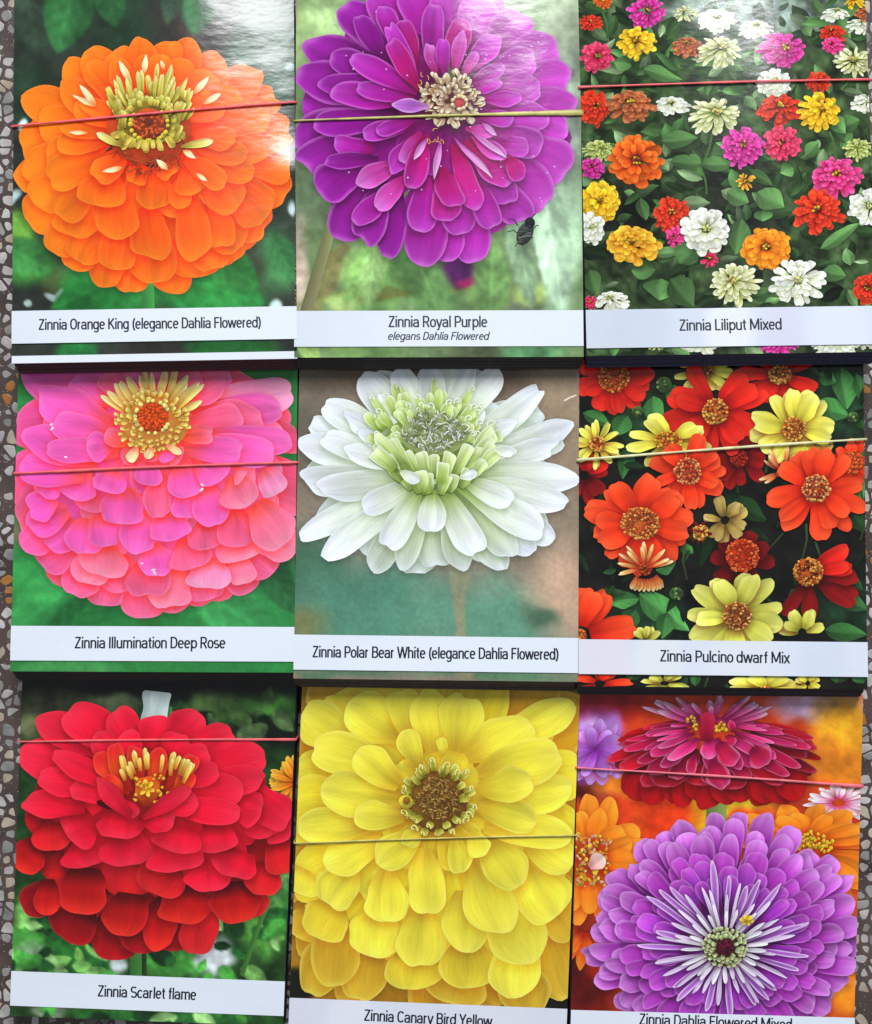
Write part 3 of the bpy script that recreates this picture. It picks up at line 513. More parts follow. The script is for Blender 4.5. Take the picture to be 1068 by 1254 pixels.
def paint_white():
    c = Card('white')
    background(c, (352, 395, 722, 846), rgb(140, 128, 112), [(530, 440, 200, 40, 0, rgb(98, 80, 62), .6), (690, 520, 40, 120, 0, rgb(156, 136, 112), .7), (375, 540, 30, 60, 0, rgb(110, 104, 88), .6), (380, 690, 50, 40, 0, rgb(74, 112, 88), .6),
        (450, 750, 110, 60, 0, rgb(86, 140, 116), .5), (600, 760, 90, 50, 0, rgb(100, 152, 126), .6), (690, 720, 40, 60, 0, rgb(196, 164, 138), .6), (372, 765, 24, 26, 0, rgb(120, 128, 84), .6), (660, 760, 20, 16, 0, rgb(80, 112, 88), .6),
        (600, 826, 90, 10, 0, rgb(94, 134, 100), .5), (420, 826, 60, 10, 0, rgb(92, 122, 92), .5), (565, 826, 10, 14, 0, rgb(140, 130, 104), .5), (560, 720, 9, 110, -3, rgb(146, 150, 118), .35)], 51, .10, scale=40)
    f = Flower(c, (532, 535), (536, 574), 170, 138, 'flower', 1.0)
    GB, GM, Wt = rgb(136, 164, 70), rgb(214, 226, 190), rgb(234, 240, 250)
    def tint(C, X, Y, S):
        k = (sstep(640, 740, Y) * .25)[..., None]; return C * (1 - k) + rgb(176, 190, 170) * k
    P = lambda s: prof(s, .68, .22, 2.4)
    kw = dict(pf=P, tint=tint, vein=.03, cup=.07, lon=.04, rim=rgb(238, 244, 252), rima=.5, jt=.02, shc=(.66, .72, .60), notch=.02)
    f.ring(13, .15, .92, .34, rgb(120, 140, 70), rgb(196, 208, 180), rgb(212, 222, 222), sh=10, pm=.45, **kw)
    f.ring(13, .10, .66, .28, GB, rgb(206, 220, 180), Wt, sh=9, pm=.5, **kw)
    zz = lambda x, y: (350 + x * .3464, 430 + y * .3464)
    TR = [(540,470,540,770,170,1),(500,480,290,770,130,1),(600,480,750,775,140,1),(560,480,640,770,130,1),(480,460,420,775,120,1),(480,420,90,250,150),(480,420,50,335,145),(470,440,45,450,140),(470,450,62,662,115),(480,460,145,738,135),(560,420,905,130,110),(580,430,998,235,115),(590,440,968,345,105),(600,440,1032,440,135),
          (600,460,988,535,115),(600,470,950,675,125),(590,480,885,712,125),(450,350,135,180,135),(480,330,250,90,140),(500,300,390,55,110),(580,300,745,55,120),(550,300,650,40,100),(530,300,520,50,110),(590,480,800,725,140,1),
          (470,450,125,490,135),(470,420,115,300,110),(470,460,268,555,105),(460,420,212,345,95),(480,380,220,215,95),(600,350,812,240,75),(620,370,808,352,62),(600,470,925,642,145),(620,450,800,545,105),(480,480,343,695,118),(560,490,668,724,148),(520,490,512,645,112),(470,400,255,280,60),(600,330,700,200,70),(470,340,330,150,70)]
    CS = [(rgb(140, 166, 76), rgb(218, 227, 210), rgb(236, 241, 250)), (rgb(120, 140, 76), rgb(178, 192, 152), rgb(204, 214, 206))]
    TR = [(a, b_, d, e, r_[0] * .84) + tuple(r_[1:]) for (a, b_, d, e, *r_) in TR]
    traced(c, TR, zz, .3464, 'flower', CS, P, (.66, .72, .60), pm=.55, vein=.022, cup=.05, lon=.02, rim=rgb(240, 245, 252), rima=.5)
    dot(c, 532, 545, 62, rgb(140, 168, 70), 'flower', .66, 0, n=14, m=14, lit=.1, sh=6, shc=(.7, .75, .5))
    # upright green inner petals with rolled white tips behind the disc
    LST = []
    for i in range(62):
        a = -PI * 1.08 + PI * 1.16 * U(0, 1); rr = U(.62, 1.45); LST.append((-rr, a))
    for (nr, a) in sorted(LST):
        rr = -nr; bx, by = 530 + 46 * rr * math.cos(a), 538 + 26 * rr * math.sin(a)
        ln = U(18, 36) * (.55 + .5 * abs(math.sin(a))) * (.7 + .35 * rr); tx, ty = bx + math.cos(a) * ln * .75, by - ln * (.85 if math.sin(a) < 0 else .5)
        petal(c, (bx, by), (tx, ty), U(8, 16), rgb(134, 166, 62), rgb(176, 202, 102), rgb(214, 228, 166), 'flower', pf=lambda s: prof(s, .72, .5, 2.4), n=10, m=7, sh=5, shc=(.68, .74, .5), cup=.12, rim=rgb(236, 244, 222), rima=.7, bend=U(-.12, .12))
        if rng.random() < .5:
            s_ = 1 if math.cos(a) > 0 else -1; q = U(.7, 1.2)
            stroke(c, [(tx - 3 * s_ * q, ty + 3), (tx - 2 * s_ * q, ty - 2 * q), (tx + s_ * q, ty - 4 * q), (tx + 4 * s_ * q, ty - 2 * q), (tx + 3 * s_ * q, ty + q), (tx + 1 * s_ * q, ty)], 1.9, 1.5, rgb(226, 240, 204), rgb(242, 247, 234), 'flower', nn=11, sh=2, shc=(.7, .75, .6))
    dot(c, 532, 532, 42, rgb(164, 180, 110), 'flower', .62, 0, n=12, m=12, lit=.1, sh=5, shc=(.6, .65, .5))
    for i in range(330):
        a = U(0, 2 * PI); r = math.sqrt(U(0, 1)); x, y = 532 + 38 * r * math.cos(a), 530 + 24 * r * math.sin(a); b = U(-2.8, -.3)
        ln = U(4, 9); cc = [rgb(222, 228, 206), rgb(136, 150, 90), rgb(184, 196, 146), rgb(236, 240, 226)][rng.integers(4)]
        stroke(c, [(x, y), (x + ln * .5 * math.cos(b) + U(-2, 2), y + ln * .5 * math.sin(b)), (x + ln * math.cos(b), y + ln * math.sin(b))], 2.0, 1.4, cc * .85, cc, 'flower', nn=4, sh=2)
    for row in range(2):                                                # front rolled petals, an upright frilled cup
        for i in range(11 + row):
            a = .02 + (PI - .04) * (i + U(.2, .8)) / (11 + row); bx, by = 533 + (40 + 10 * row) * math.cos(a), 552 + (20 + 20 * row) * math.sin(a) + 14
            ln = U(34, 44) if row == 0 else U(24, 34); tx, ty = bx + math.cos(a) * ln * .9 + U(-3, 3), by - ln * .95 + 4 * math.sin(a)
            petal(c, (bx, by), (tx, ty), U(14, 24), rgb(132, 156, 72), rgb(182, 204, 122), rgb(216, 228, 176), 'flower', pf=lambda s: prof(s, .82, .5, 4), n=11, m=9, sh=5, shc=(.66, .72, .48), cup=.12, vein=.05, rim=rgb(238, 245, 226), rima=.85, bend=U(-.1, .1))
    for (x, y, r, a) in [(502, 584, 13, .5), (574, 582, 11, -.3), (618, 552, 13, .2)]:
        petal(c, (x - r * math.cos(a), y - r * math.sin(a)), (x + r * math.cos(a), y + r * math.sin(a)), r * 1.1, rgb(206, 220, 180), rgb(228, 236, 226), rgb(238, 243, 246), 'flower', sh=4, shc=(.7, .75, .6))
    petal(c, (540, 592), (543, 566), 16, rgb(140, 172, 66), rgb(180, 206, 108), rgb(220, 234, 176), 'flower', pf=lambda s: prof(s, .85, .6, 4), rim=rgb(244, 248, 236), rima=.9, sh=5)
    stroke(c, [(691, 491), (698, 487), (706, 484)], 2.2, 1.6, rgb(226, 214, 190), rgb(232, 222, 200), 'picture', nn=5)
    return c

def daisy(c, x, y, R, dr, N, cols, key, dcol=(rgb(226, 110, 40), rgb(240, 176, 80), rgb(150, 50, 20)), b=1.0, wd=.44, ph=None, sector=None, jl=.08, P=None, shc=(.6, .35, .35), notch=.03, rot=0):
    f = Flower(c, (x, y), (x, y + R * .03), R, R * b, key)
    P = P or (lambda s: prof(s, .62, .35, 2.2))
    kw = dict(pf=P, shc=shc, vein=.035, cup=.09, lon=.10, jt=.06, jl=jl * 1.4, jw=.22, notch=notch, n=12, mm=7, ph=ph, sector=sector, sh=7, ja=.32, bend=.1)
    f.ring(N, .18, 1.0, wd, *cols, **kw)
    kw['ph'] = (ph or 0) + PI / N
    f.ring(max(4, N // 2), .18, .92, wd * .92, *cols, **kw)
    if dr > 0:
        dot(c, x, y, dr, dcol[0] * .95, key, b, 0, n=9, m=9, lit=.1, sh=3, shc=(.5, .4, .4))
        nn = int(24 + dr * 9)
        for i in range(nn):
            a = U(0, 2 * PI); r = math.sqrt(U(.04, 1.08)) * dr; cc = dcol[rng.integers(3)] if r < dr * .8 else dcol[1 if rng.random() < .7 else 0]
            dot(c, x + r * math.cos(a), y + b * r * math.sin(a), U(1.1, 1.9), cc * U(.85, 1.1), key, n=4, m=3, sh=1.5)

def paint_pulcino():
    c = Card('pulcino'); k = .3446; z = lambda x, y: (700 + x * k, 430 + y * k)
    background(c, (698, 385, 1080, 858), rgb(22, 22, 18), [(*z(230, 230), 40, 40, 0, rgb(36, 62, 34), .6), (*z(960, 180), 40, 50, 0, rgb(30, 56, 34), .6), (*z(1000, 900), 40, 40, 0, rgb(26, 48, 30), .6), (*z(280, 950), 50, 30, 0, rgb(30, 56, 34), .6)], 61, .6, scale=18)
    for (x0, y0, x1, y1, w_, g) in [(290, 160, 300, 270, 80, 1), (200, 230, 150, 300, 70, .9), (40, 220, 140, 260, 50, .9), (80, 390, 40, 380, 50, .8), (200, 340, 190, 450, 60, .8), (860, 190, 985, 240, 90, 1), (960, 60, 970, 205, 90, 1.05),
                                    (880, 80, 940, 110, 60, .9), (1010, 80, 1050, 200, 50, .9), (1030, 330, 1040, 570, 60, 1.1), (1000, 580, 1050, 640, 60, .5), (540, 520, 700, 600, 80, .4), (240, 860, 420, 990, 90, 1.05), (240, 880, 120, 890, 60, 1.0),
                                    (230, 920, 170, 1010, 80, .8), (340, 930, 320, 1020, 70, .9), (300, 780, 370, 750, 60, 1.1), (930, 870, 1055, 920, 60, .7), (900, 990, 1050, 1020, 70, .7), (390, 690, 430, 720, 40, .8), (770, 880, 830, 860, 50, .5), (560, 130, 620, 160, 40, .9),
                                    (480, 620, 460, 760, 80, .3), (600, 520, 520, 560, 60, .4), (370, 120, 340, 170, 40, .8), (210, 1170, 230, 1110, 60, .7), (440, 1190, 440, 1120, 40, .8), (940, 1180, 960, 1100, 70, .7), (1040, 1180, 1000, 1110, 60, .8), (1000, 210, 1050, 280, 50, .6)]:
        leaf(c, z(x0, y0), z(x1, y1), w_ * k, rgb(70, 132, 66) * g, bend=U(-.08, .08), sh=5)
    for q in range(70):
        x, y = U(700, 1066), U(440, 840); a = U(0, 6.3); ln = U(16, 40); leaf(c, (x, y), (x + ln * math.cos(a), y + ln * math.sin(a)), ln * U(.2, .5), rgb(58, 100, 52) * U(.3, .75), bend=U(-.2, .2), n=8, m=5, sh=5)
    for q in range(16):
        x, y = U(700, 1066), U(440, 840); stroke(c, [(x, y), (x + U(-10, 10), y + 20), (x + U(-16, 16), y + 44)], 2.6, 2.2, rgb(62, 88, 44), rgb(40, 58, 30), 'picture', nn=7, sh=4)
    RED = (rgb(150, 12, 10), rgb(222, 34, 24), rgb(236, 52, 34)); OR = (rgb(190, 24, 8), rgb(244, 62, 26), rgb(252, 86, 44)); YE = (rgb(190, 180, 40), rgb(234, 224, 82), rgb(246, 240, 124))
    DR = (rgb(60, 4, 6), rgb(130, 14, 16), rgb(160, 24, 22)); VD = (rgb(30, 2, 4), rgb(84, 8, 12), rgb(120, 16, 20)); YS = (rgb(120, 96, 40), rgb(176, 148, 78), rgb(196, 172, 100)); YG = (rgb(150, 146, 40), rgb(206, 206, 84), rgb(226, 226, 118))
    i = 0
    def F(x, y, R, dr, N, cols, **kw):
        nonlocal i; px, py = z(x, y); daisy(c, px, py, R * k, dr * k, N, cols, f'flower{i}', **kw); i += 1
    sp = lambda s: prof(s, .6, .3, 1.8)
    F(475, 70, 105, 30, 9, YE, b=.75)
    F(740, 85, 148, 40, 8, RED, b=.75, ph=.1, wd=.34)
    F(595, 380, 105, 30, 9, DR, dcol=(rgb(170, 40, 24),) * 3)
    F(600, 745, 118, 0, 8, VD, ph=.3)
    F(545, 600, 88, 0, 7, YS, b=.95)
    F(458, 645, 40, 26, 6, VD, wd=.3)
    F(150, 95, 138, 52, 11, RED, b=.95, dcol=(rgb(226, 96, 36), rgb(244, 150, 60), rgb(180, 60, 20)))
    F(45, 440, 96, 0, 7, DR)
    F(45, 440, 90, 0, 6, RED, sector=(4.6, 6.3))
    F(510, 215, 168, 44, 9, RED, ph=.25, wd=.42, jl=.14)
    F(90, 330, 90, 26, 12, YE, wd=.24, P=sp)
    F(790, 278, 148, 42, 12, YE, wd=.44, dcol=(rgb(206, 110, 40), rgb(236, 170, 80), rgb(150, 70, 24)))
    F(345, 320, 145, 46, 7, YE, b=.7, ph=.15, wd=.42, dcol=(rgb(226, 120, 30), rgb(244, 180, 60), rgb(180, 80, 20)))
    F(995, 395, 86, 40, 8, OR, b=1, dcol=(rgb(240, 96, 40),) * 3)
    F(412, 428, 138, 46, 10, OR, wd=.42, dcol=(rgb(226, 90, 50), rgb(246, 150, 90), rgb(180, 50, 30)))
    F(750, 430, 88, 18, 10, (rgb(150, 30, 20), rgb(214, 120, 70), rgb(240, 220, 160)), wd=.16, P=sp, sector=(2.6, 6.28))
    F(868, 490, 172, 48, 10, OR, wd=.42, jl=.1, dcol=(rgb(220, 100, 50), rgb(246, 170, 100), rgb(170, 50, 30)))
    F(243, 612, 196, 66, 13, OR, wd=.42, b=.86, dcol=(rgb(220, 100, 40), rgb(244, 160, 80), rgb(170, 60, 24)))
    F(840, 785, 195, 50, 9, DR, wd=.34, ph=.2, b=.95, sector=(0, 2.2), dcol=(rgb(206, 96, 30), rgb(244, 160, 70), rgb(90, 30, 14)))
    F(840, 785, 178, 50, 9, RED, wd=.30, ph=-.9, b=.95, sector=(5.2, 6.28), dcol=(rgb(206, 96, 30), rgb(244, 160, 70), rgb(90, 30, 14)))
    F(607, 727, 60, 58, 8, VD, dcol=(rgb(232, 70, 24), rgb(246, 110, 50), rgb(190, 40, 14)))
    F(820, 1000, 85, 0, 8, YG, sector=(3.2, 6.28), wd=.5)
    F(587, 942, 176, 50, 11, YG, b=.98, wd=.42, dcol=(rgb(186, 100, 40), rgb(230, 170, 90), rgb(130, 60, 24)))
    F(30, 1010, 190, 20, 8, OR, sector=(4.6, 6.28), wd=.46, dcol=(rgb(240, 120, 40),) * 3)
    F(260, 1030, 60, 0, 7, YG, sector=(3.2, 6.28))
    F(260, 775, 100, 20, 15, (rgb(190, 50, 20), rgb(222, 150, 80), rgb(246, 232, 170)), wd=.15, P=sp, sector=(3.0, 6.28), dcol=(rgb(180, 70, 30),) * 3)
    for q in range(9):
        a = .3 + 2.5 * q / 9; x, y = 262 + 40 * math.cos(a), 790 + 20 * math.sin(a); petal(c, z(x, y), z(x + 25 * math.cos(a), y + 45), 7, rgb(170, 60, 30), rgb(206, 120, 60), rgb(230, 200, 140), f'flower{i-1}', pf=sp, sh=3)
    F(100, 1180, 110, 0, 7, OR, b=.6); F(330, 1180, 90, 0, 8, YG, b=.5); F(690, 1200, 140, 16, 11, YE, b=.45); F(840, 1180, 50, 0, 6, YE)
    for (x, y, r) in [(328, 120, 29), (235, 215, 21), (372, 862, 24), (1000, 235, 21)]:
        px, py = z(x, y); dot(c, px, py, r * k, rgb(66, 96, 50), 'picture', .95, n=8, m=8)
        for q in range(16):
            a = U(0, 2 * PI); rr = U(0, .85) * r * k; dot(c, px + rr * math.cos(a), py + rr * math.sin(a), 1.8, [rgb(120, 150, 80), rgb(50, 70, 36)][q % 2], 'picture', n=4, m=3, sh=1)
    return c

def paint_scarlet():
    c = Card('scarlet'); SL = []
    for q in range(120):
        x, y = [(U(10, 60), U(1080, 1190)), (U(50, 150), U(1130, 1195)), (U(200, 350), U(1110, 1195)), (U(300, 360), U(1030, 1150)), (U(190, 360), U(862, 905)), (U(30, 350), U(1236, 1262))][q % 6]
        a = U(0, 6.3); ln = U(16, 40); SL.append((x, y, x + ln * math.cos(a), y + ln * math.sin(a), ln * .55, [rgb(70, 150, 60), rgb(36, 96, 40), rgb(120, 182, 90), rgb(20, 56, 24), rgb(150, 200, 120)][rng.integers(5)] * (.5 if y < 920 else 1), U(.12, .3)))
    background(c, (0, 775, 376, 1275), rgb(30, 62, 26), [(180, 820, 220, 44, 0, rgb(8, 8, 8), .4), (60, 870, 50, 30, 0, rgb(40, 46, 30), .6), (40, 890, 22, 16, 0, rgb(104, 112, 72), .5), (140, 862, 34, 12, 0, rgb(70, 84, 56), .6), (260, 870, 34, 20, 0, rgb(70, 96, 50), .6), (330, 868, 30, 16, 0, rgb(60, 110, 44), .6),
        (300, 890, 20, 14, 0, rgb(20, 30, 16), .5), (345, 900, 30, 20, 0, rgb(16, 26, 14), .5), (30, 1150, 30, 50, 0, rgb(70, 150, 60), .5), (110, 1165, 40, 30, 0, rgb(40, 110, 44), .5), (40, 1175, 18, 20, 0, rgb(140, 160, 130), .6), (210, 1180, 40, 20, 0, rgb(70, 150, 60), .5),
        (262, 1170, 24, 22, 0, rgb(206, 214, 216), .4), (145, 1182, 10, 12, 0, rgb(196, 206, 206), .4), (320, 1120, 30, 50, 0, rgb(90, 160, 64), .5), (340, 1080, 20, 30, 0, rgb(96, 150, 80), .5), (60, 1240, 20, 8, 0, rgb(120, 130, 110), .5), (120, 1240, 40, 8, 0, rgb(40, 100, 40), .5), (260, 1248, 60, 10, 0, rgb(40, 100, 44), .5)], 71, .45, scale=15, leaves=SL)
    petal(c, (188, 900), (193, 846), 34, rgb(190, 210, 206), rgb(196, 212, 210), rgb(186, 200, 200), 'picture', pf=lambda s: prof(s, .9, .95, 6), sh=0)
    stroke(c, [(340, 1080), (318, 1130), (296, 1195)], 6, 6, rgb(70, 120, 50), rgb(60, 110, 44), 'picture', nn=8)
    stroke(c, [(166, 1140), (168, 1200)], 17, 17, rgb(60, 110, 50), rgb(60, 120, 54), 'picture', nn=4); stroke(c, [(176, 1140), (177, 1200)], 6, 6, rgb(30, 50, 26), rgb(34, 60, 30), 'picture', nn=4)
    for q in range(26):
        a = U(1.6, 4.8); x, y = 362 + 4 * math.cos(a), 958 + 4 * math.sin(a); petal(c, (x, y), (x + U(18, 30) * math.cos(a), y + U(18, 32) * math.sin(a)), 8, rgb(220, 90, 10), rgb(246, 150, 30), rgb(252, 190, 60), 'picture', sh=4)
    f = Flower(c, (182, 960), (189, 1014), 166, 138, 'flower', 1.0)
    R1, R2, R3, DK = rgb(214, 14, 40), rgb(230, 22, 50), rgb(236, 40, 60), rgb(120, 6, 14)
    def tint(C, X, Y, S):
        k = (sstep(1030, 1110, Y) * .75)[..., None]; t = np.where(S[..., None] > .45, rgb(228, 36, 26), rgb(120, 6, 10))
        return C * (1 - k) + t * k
    P = lambda s: prof(s, .58, .5, 2.4)
    kw = dict(pf=P, tint=tint, vein=.025, cup=.09, lon=.10, jt=.05, wav=.05)
    f.ring(11, .5, .93, .50, DK, rgb(170, 10, 20), rgb(190, 14, 26), sh=14, shc=(.36, .16, .2), **kw)
    f.ring(11, .36, .78, .44, DK, R1, R2, sh=12, shc=(.5, .25, .3), **kw)
    f.ring(10, .18, .55, .36, rgb(150, 8, 16), R1, R2, sh=9, shc=(.6, .3, .35), **kw)
    zz = lambda x, y: (x * .3464, 820 + y * .3464)
    TR = [(420,850,400,1025,190,2),(300,830,225,955,170,2),(200,780,80,842,130,2),(500,860,500,1000,150,2),(600,800,590,995,170,2),(720,800,695,1008,140,1),(880,740,910,875,110,1),(560,820,555,992,120,3),(460,790,440,938,165,3),(170,740,168,868,95,3),(300,700,290,864,185,3),(140,610,68,715,140,3),
          (650,760,640,900,195,3),(820,750,830,898,165,3),(940,680,920,798,125,1),(980,600,1015,725,135,1),(180,540,190,642,120,1),(960,500,1025,600,140),
          (300,600,330,692,185),(600,670,540,795,175,1),(730,680,740,785,155),(860,640,820,735,165),(440,560,460,692,195),(620,600,640,714,205),(330,520,235,592,155),(760,550,780,645,165),(900,490,965,592,155),(420,500,420,598,165),(640,550,620,645,185),(870,420,1025,540,150),(820,470,930,500,130),
          (300,480,85,485,105),(400,350,75,300,155),(420,300,130,190,135),(450,290,230,145,145),(500,280,400,145,135),(540,280,560,162,135),(600,290,710,160,135),(650,320,830,225,135),(680,360,945,320,150),(680,400,935,400,120),(640,450,865,420,125),(600,480,855,505,105),(380,400,130,380,110),
          (430,420,245,425,90),(420,400,185,312,80),(560,490,705,470,85),(440,330,330,230,100),(480,310,450,215,90),(580,310,640,220,95),(620,340,740,290,100),(620,390,780,360,90),(490,525,405,380,78),(500,525,615,535,95)]
    CS = [(rgb(190, 6, 28), rgb(240, 18, 52), rgb(250, 42, 70)), (rgb(130, 4, 10), rgb(220, 24, 34), rgb(232, 40, 40)), (rgb(70, 3, 6), rgb(140, 8, 16), rgb(176, 14, 22)), (rgb(84, 2, 6), rgb(186, 16, 18), rgb(242, 46, 32))]
    traced(c, TR, zz, .3464, 'flower', CS, P, (.56, .24, .28), vein=.02, cup=.06, lon=.05, rim=rgb(240, 70, 84), rima=.25, shf=.12)
    dot(c, 182, 958, 50, rgb(176, 26, 18), 'flower', .8, 0, n=12, m=12, lit=.1, sh=6, shc=(.5, .3, .3))
    dot(c, 134, 985, 16, rgb(70, 4, 10), 'flower', .35, .2, lit=.1)
    for (x0, y0, x1, y1, w_) in [(160, 970, 118, 922, 30), (150, 965, 140, 910, 24), (205, 970, 240, 925, 26), (215, 975, 236, 945, 22), (150, 975, 128, 950, 22), (190, 965, 196, 915, 26), (170, 960, 165, 912, 24)]:
        petal(c, (x0, y0), (x1, y1), w_, rgb(190, 30, 14), rgb(236, 70, 24), rgb(232, 30, 40), 'flower', sh=6, shc=(.6, .3, .3), rim=rgb(240, 100, 70), rima=.5)
    for q in range(20):
        x = U(150, 230); y = 958 - 20 * (1 - ((x - 190) / 42) ** 2) + U(-4, 8); petal(c, (x, y), (x + (x - 186) * .22 + U(-2, 2), y - U(14, 28)), U(5, 8), rgb(200, 110, 30), rgb(236, 186, 70), rgb(246, 222, 130), 'flower', pf=lambda s: prof(s, .7, .7, 3), n=7, m=5, sh=4, shc=(.7, .4, .3), cup=.25)
    petal(c, (180, 988), (181, 950), 36, rgb(150, 30, 10), rgb(232, 110, 24), rgb(236, 90, 20), 'flower', sh=5, shc=(.6, .4, .3))
    for q in range(6):
        a = q * PI / 3 + .3; petal(c, (180, 965), (180 + 10 * math.cos(a), 965 + 11 * math.sin(a)), 5.5, rgb(240, 170, 20), rgb(250, 206, 50), rgb(252, 220, 80), 'flower', sh=3, shc=(.7, .4, .3), n=7, m=5)
    for q in range(24):
        x, y = U(160, 206), U(948, 984); dot(c, x, y, U(1.5, 2.4), rgb(246, 180, 50), 'flower', n=4, m=3)
    for (x0, y0, x1, y1, w_) in [(150, 980, 168, 1000, 20), (160, 1000, 120, 955, 22), (175, 1002, 235, 965, 20)]:
        petal(c, (x0, y0), (x1, y1), w_, rgb(190, 10, 36), rgb(220, 22, 52), rgb(232, 44, 66), 'flower', sh=6, shc=(.6, .3, .3))
    return c

def paint_yellow():
    c = Card('yellow')
    background(c, (345, 785, 720, 1285), rgb(170, 120, 20), [(360, 1215, 26, 26, 0, rgb(24, 22, 12), .2), (690, 1222, 36, 30, 0, rgb(22, 20, 14), .2), (530, 1270, 200, 20, 0, rgb(40, 34, 14), .3)], 81, .12)
    f = Flower(c, (536, 985), (532, 1006), 205, 222, 'flower', 1.0)
    Yb, Ym, Yt = rgb(196, 152, 20), rgb(236, 214, 44), rgb(242, 226, 62)
    def tint(C, X, Y, S):
        k = (sstep(1120, 1210, Y) * .35 * sstep(470, 380, X))[..., None]; C = C * (1 - k) + rgb(196, 146, 26) * k
        k = (sstep(880, 840, Y) * .3)[..., None]; return C * (1 - k) + rgb(206, 164, 30) * k
    P = lambda s: prof(s, .62, .34, 2.2)
    kw = dict(pf=P, tint=tint, vein=.02, cup=.06, lon=.05, jt=.025, shc=(.84, .68, .36), rim=rgb(248, 236, 110), rima=.4, notch=.035, n=16, mm=9)
    f.ring(17, .5, 1.14, .34, rgb(170, 110, 16), rgb(200, 146, 24), rgb(206, 158, 34), sh=12, **kw)
    f.ring(16, .36, .90, .33, Yb, Ym, Yt, sh=12, **kw)
    f.ring(14, .20, .62, .28, Yb, Ym, Yt, sh=10, **kw)
    f.ring(12, .08, .36, .20, rgb(150, 100, 20), rgb(220, 190, 40), Yt, sh=8, **kw)
    zz = lambda x, y: (350 + x * .3464, 820 + y * .3464)
    TR = [(200,900,100,1145,160,1),(300,960,260,1170,160,1),(100,850,35,945,150,1),(900,850,1010,1155,190,1),(640,980,570,1190,210,1),(800,980,860,1230,180,1),(460,980,440,1135,180,2),(180,860,168,1114,185,1),(640,950,640,1128,195,2),(820,900,822,1164,195),(900,790,1015,955,140,1),
          (330,840,292,1014,182),(480,840,482,1048,172),(180,810,105,948,175,2),(630,780,632,992,165),(720,720,872,1038,215),(840,680,965,882,195),(60,700,20,785,185),(360,710,350,898,162),(490,630,490,868,142),(660,670,780,922,180),(240,690,145,828,172),(700,600,822,772,155),(850,600,1015,684,155),
          (340,600,135,684,135),(300,550,35,565,135),(700,560,1015,600,125),(240,270,60,140,175),(410,240,225,105,175),(430,230,400,60,125),(520,290,500,70,135),(600,290,645,90,155),(700,300,995,110,155),(750,480,1015,430,135),(380,340,90,290,155),(420,460,122,412,155),(640,310,865,185,155),(680,370,975,290,165),
          (680,480,885,545,125),(400,410,240,300,135),(420,520,240,512,115),(680,420,875,402,115),(470,580,330,695,120),(600,590,612,722,92),(650,575,705,655,85),(470,340,430,210,82),(560,300,545,240,42),(470,570,420,620,70)]
    CS = [(rgb(214, 174, 40), rgb(242, 226, 62), rgb(248, 236, 80)), (rgb(170, 116, 20), rgb(208, 162, 36), rgb(220, 182, 50)), (rgb(190, 140, 26), rgb(228, 200, 46), rgb(238, 218, 62))]
    traced(c, TR, zz, .3464, 'flower', CS, P, (.90, .78, .46), pm=.5, vein=.016, cup=.04, lon=.03, rim=rgb(248, 238, 116), rima=.45)
    dot(c, 537, 982, 36, rgb(140, 96, 30), 'flower', 1.05, 0, n=12, m=12, lit=.1, sh=6, shc=(.6, .5, .3))
    for i in range(230):
        a = U(0, 2 * PI); r = 25 * math.sqrt(U(0, 1)); b = U(0, 6.3); x, y = 538 + r * math.cos(a), 978 + r * math.sin(a); cc = [rgb(160, 112, 44), rgb(196, 156, 80), rgb(120, 82, 30), rgb(176, 140, 60)][rng.integers(4)]
        stroke(c, [(x, y), (x + 5 * math.cos(b), y + 5 * math.sin(b))], 2.2, 1.4, cc * .9, cc, 'flower', sh=1.5)
    for i in range(34):
        a = 2 * PI * (i + U(-.4, .4)) / 34; r = U(29, 42); x, y = 537 + r * math.cos(a), 980 + 1.05 * r * math.sin(a); ln = U(9, 17)
        petal(c, (x - 4 * math.cos(a), y - 4 * math.sin(a)), (x + ln * .6 * math.cos(a), y + ln * .5 * math.sin(a) - ln * .2), U(7, 11), rgb(130, 120, 30), rgb(188, 182, 60), rgb(220, 214, 100), 'flower', pf=lambda s: prof(s, .7, .7, 3), n=7, m=5, sh=4, shc=(.62, .55, .3), cup=.2, rim=rgb(240, 236, 140), rima=.8)
        s_ = 1 if rng.random() < .5 else -1; tx, ty = x + ln * .5 * math.cos(a), y + ln * .4 * math.sin(a) - ln * .2
        q_ = U(.6, 1.3)
        if rng.random() < .6: stroke(c, [(tx - 3 * s_ * q_, ty + 3), (tx - 2.6 * s_ * q_, ty - 1), (tx, ty - 4 * q_), (tx + 3 * s_ * q_, ty - 3 * q_), (tx + 3.4 * s_ * q_, ty), (tx + s_, ty + 1)], 1.8, 1.4, rgb(240, 234, 120), rgb(246, 240, 150), 'flower', nn=12, sh=2, shc=(.6, .5, .3))
    dot(c, 497, 982, 9, rgb(226, 206, 60), 'flower', .9); dot(c, 498, 980, 5, rgb(150, 104, 26), 'flower', .9)
    return c

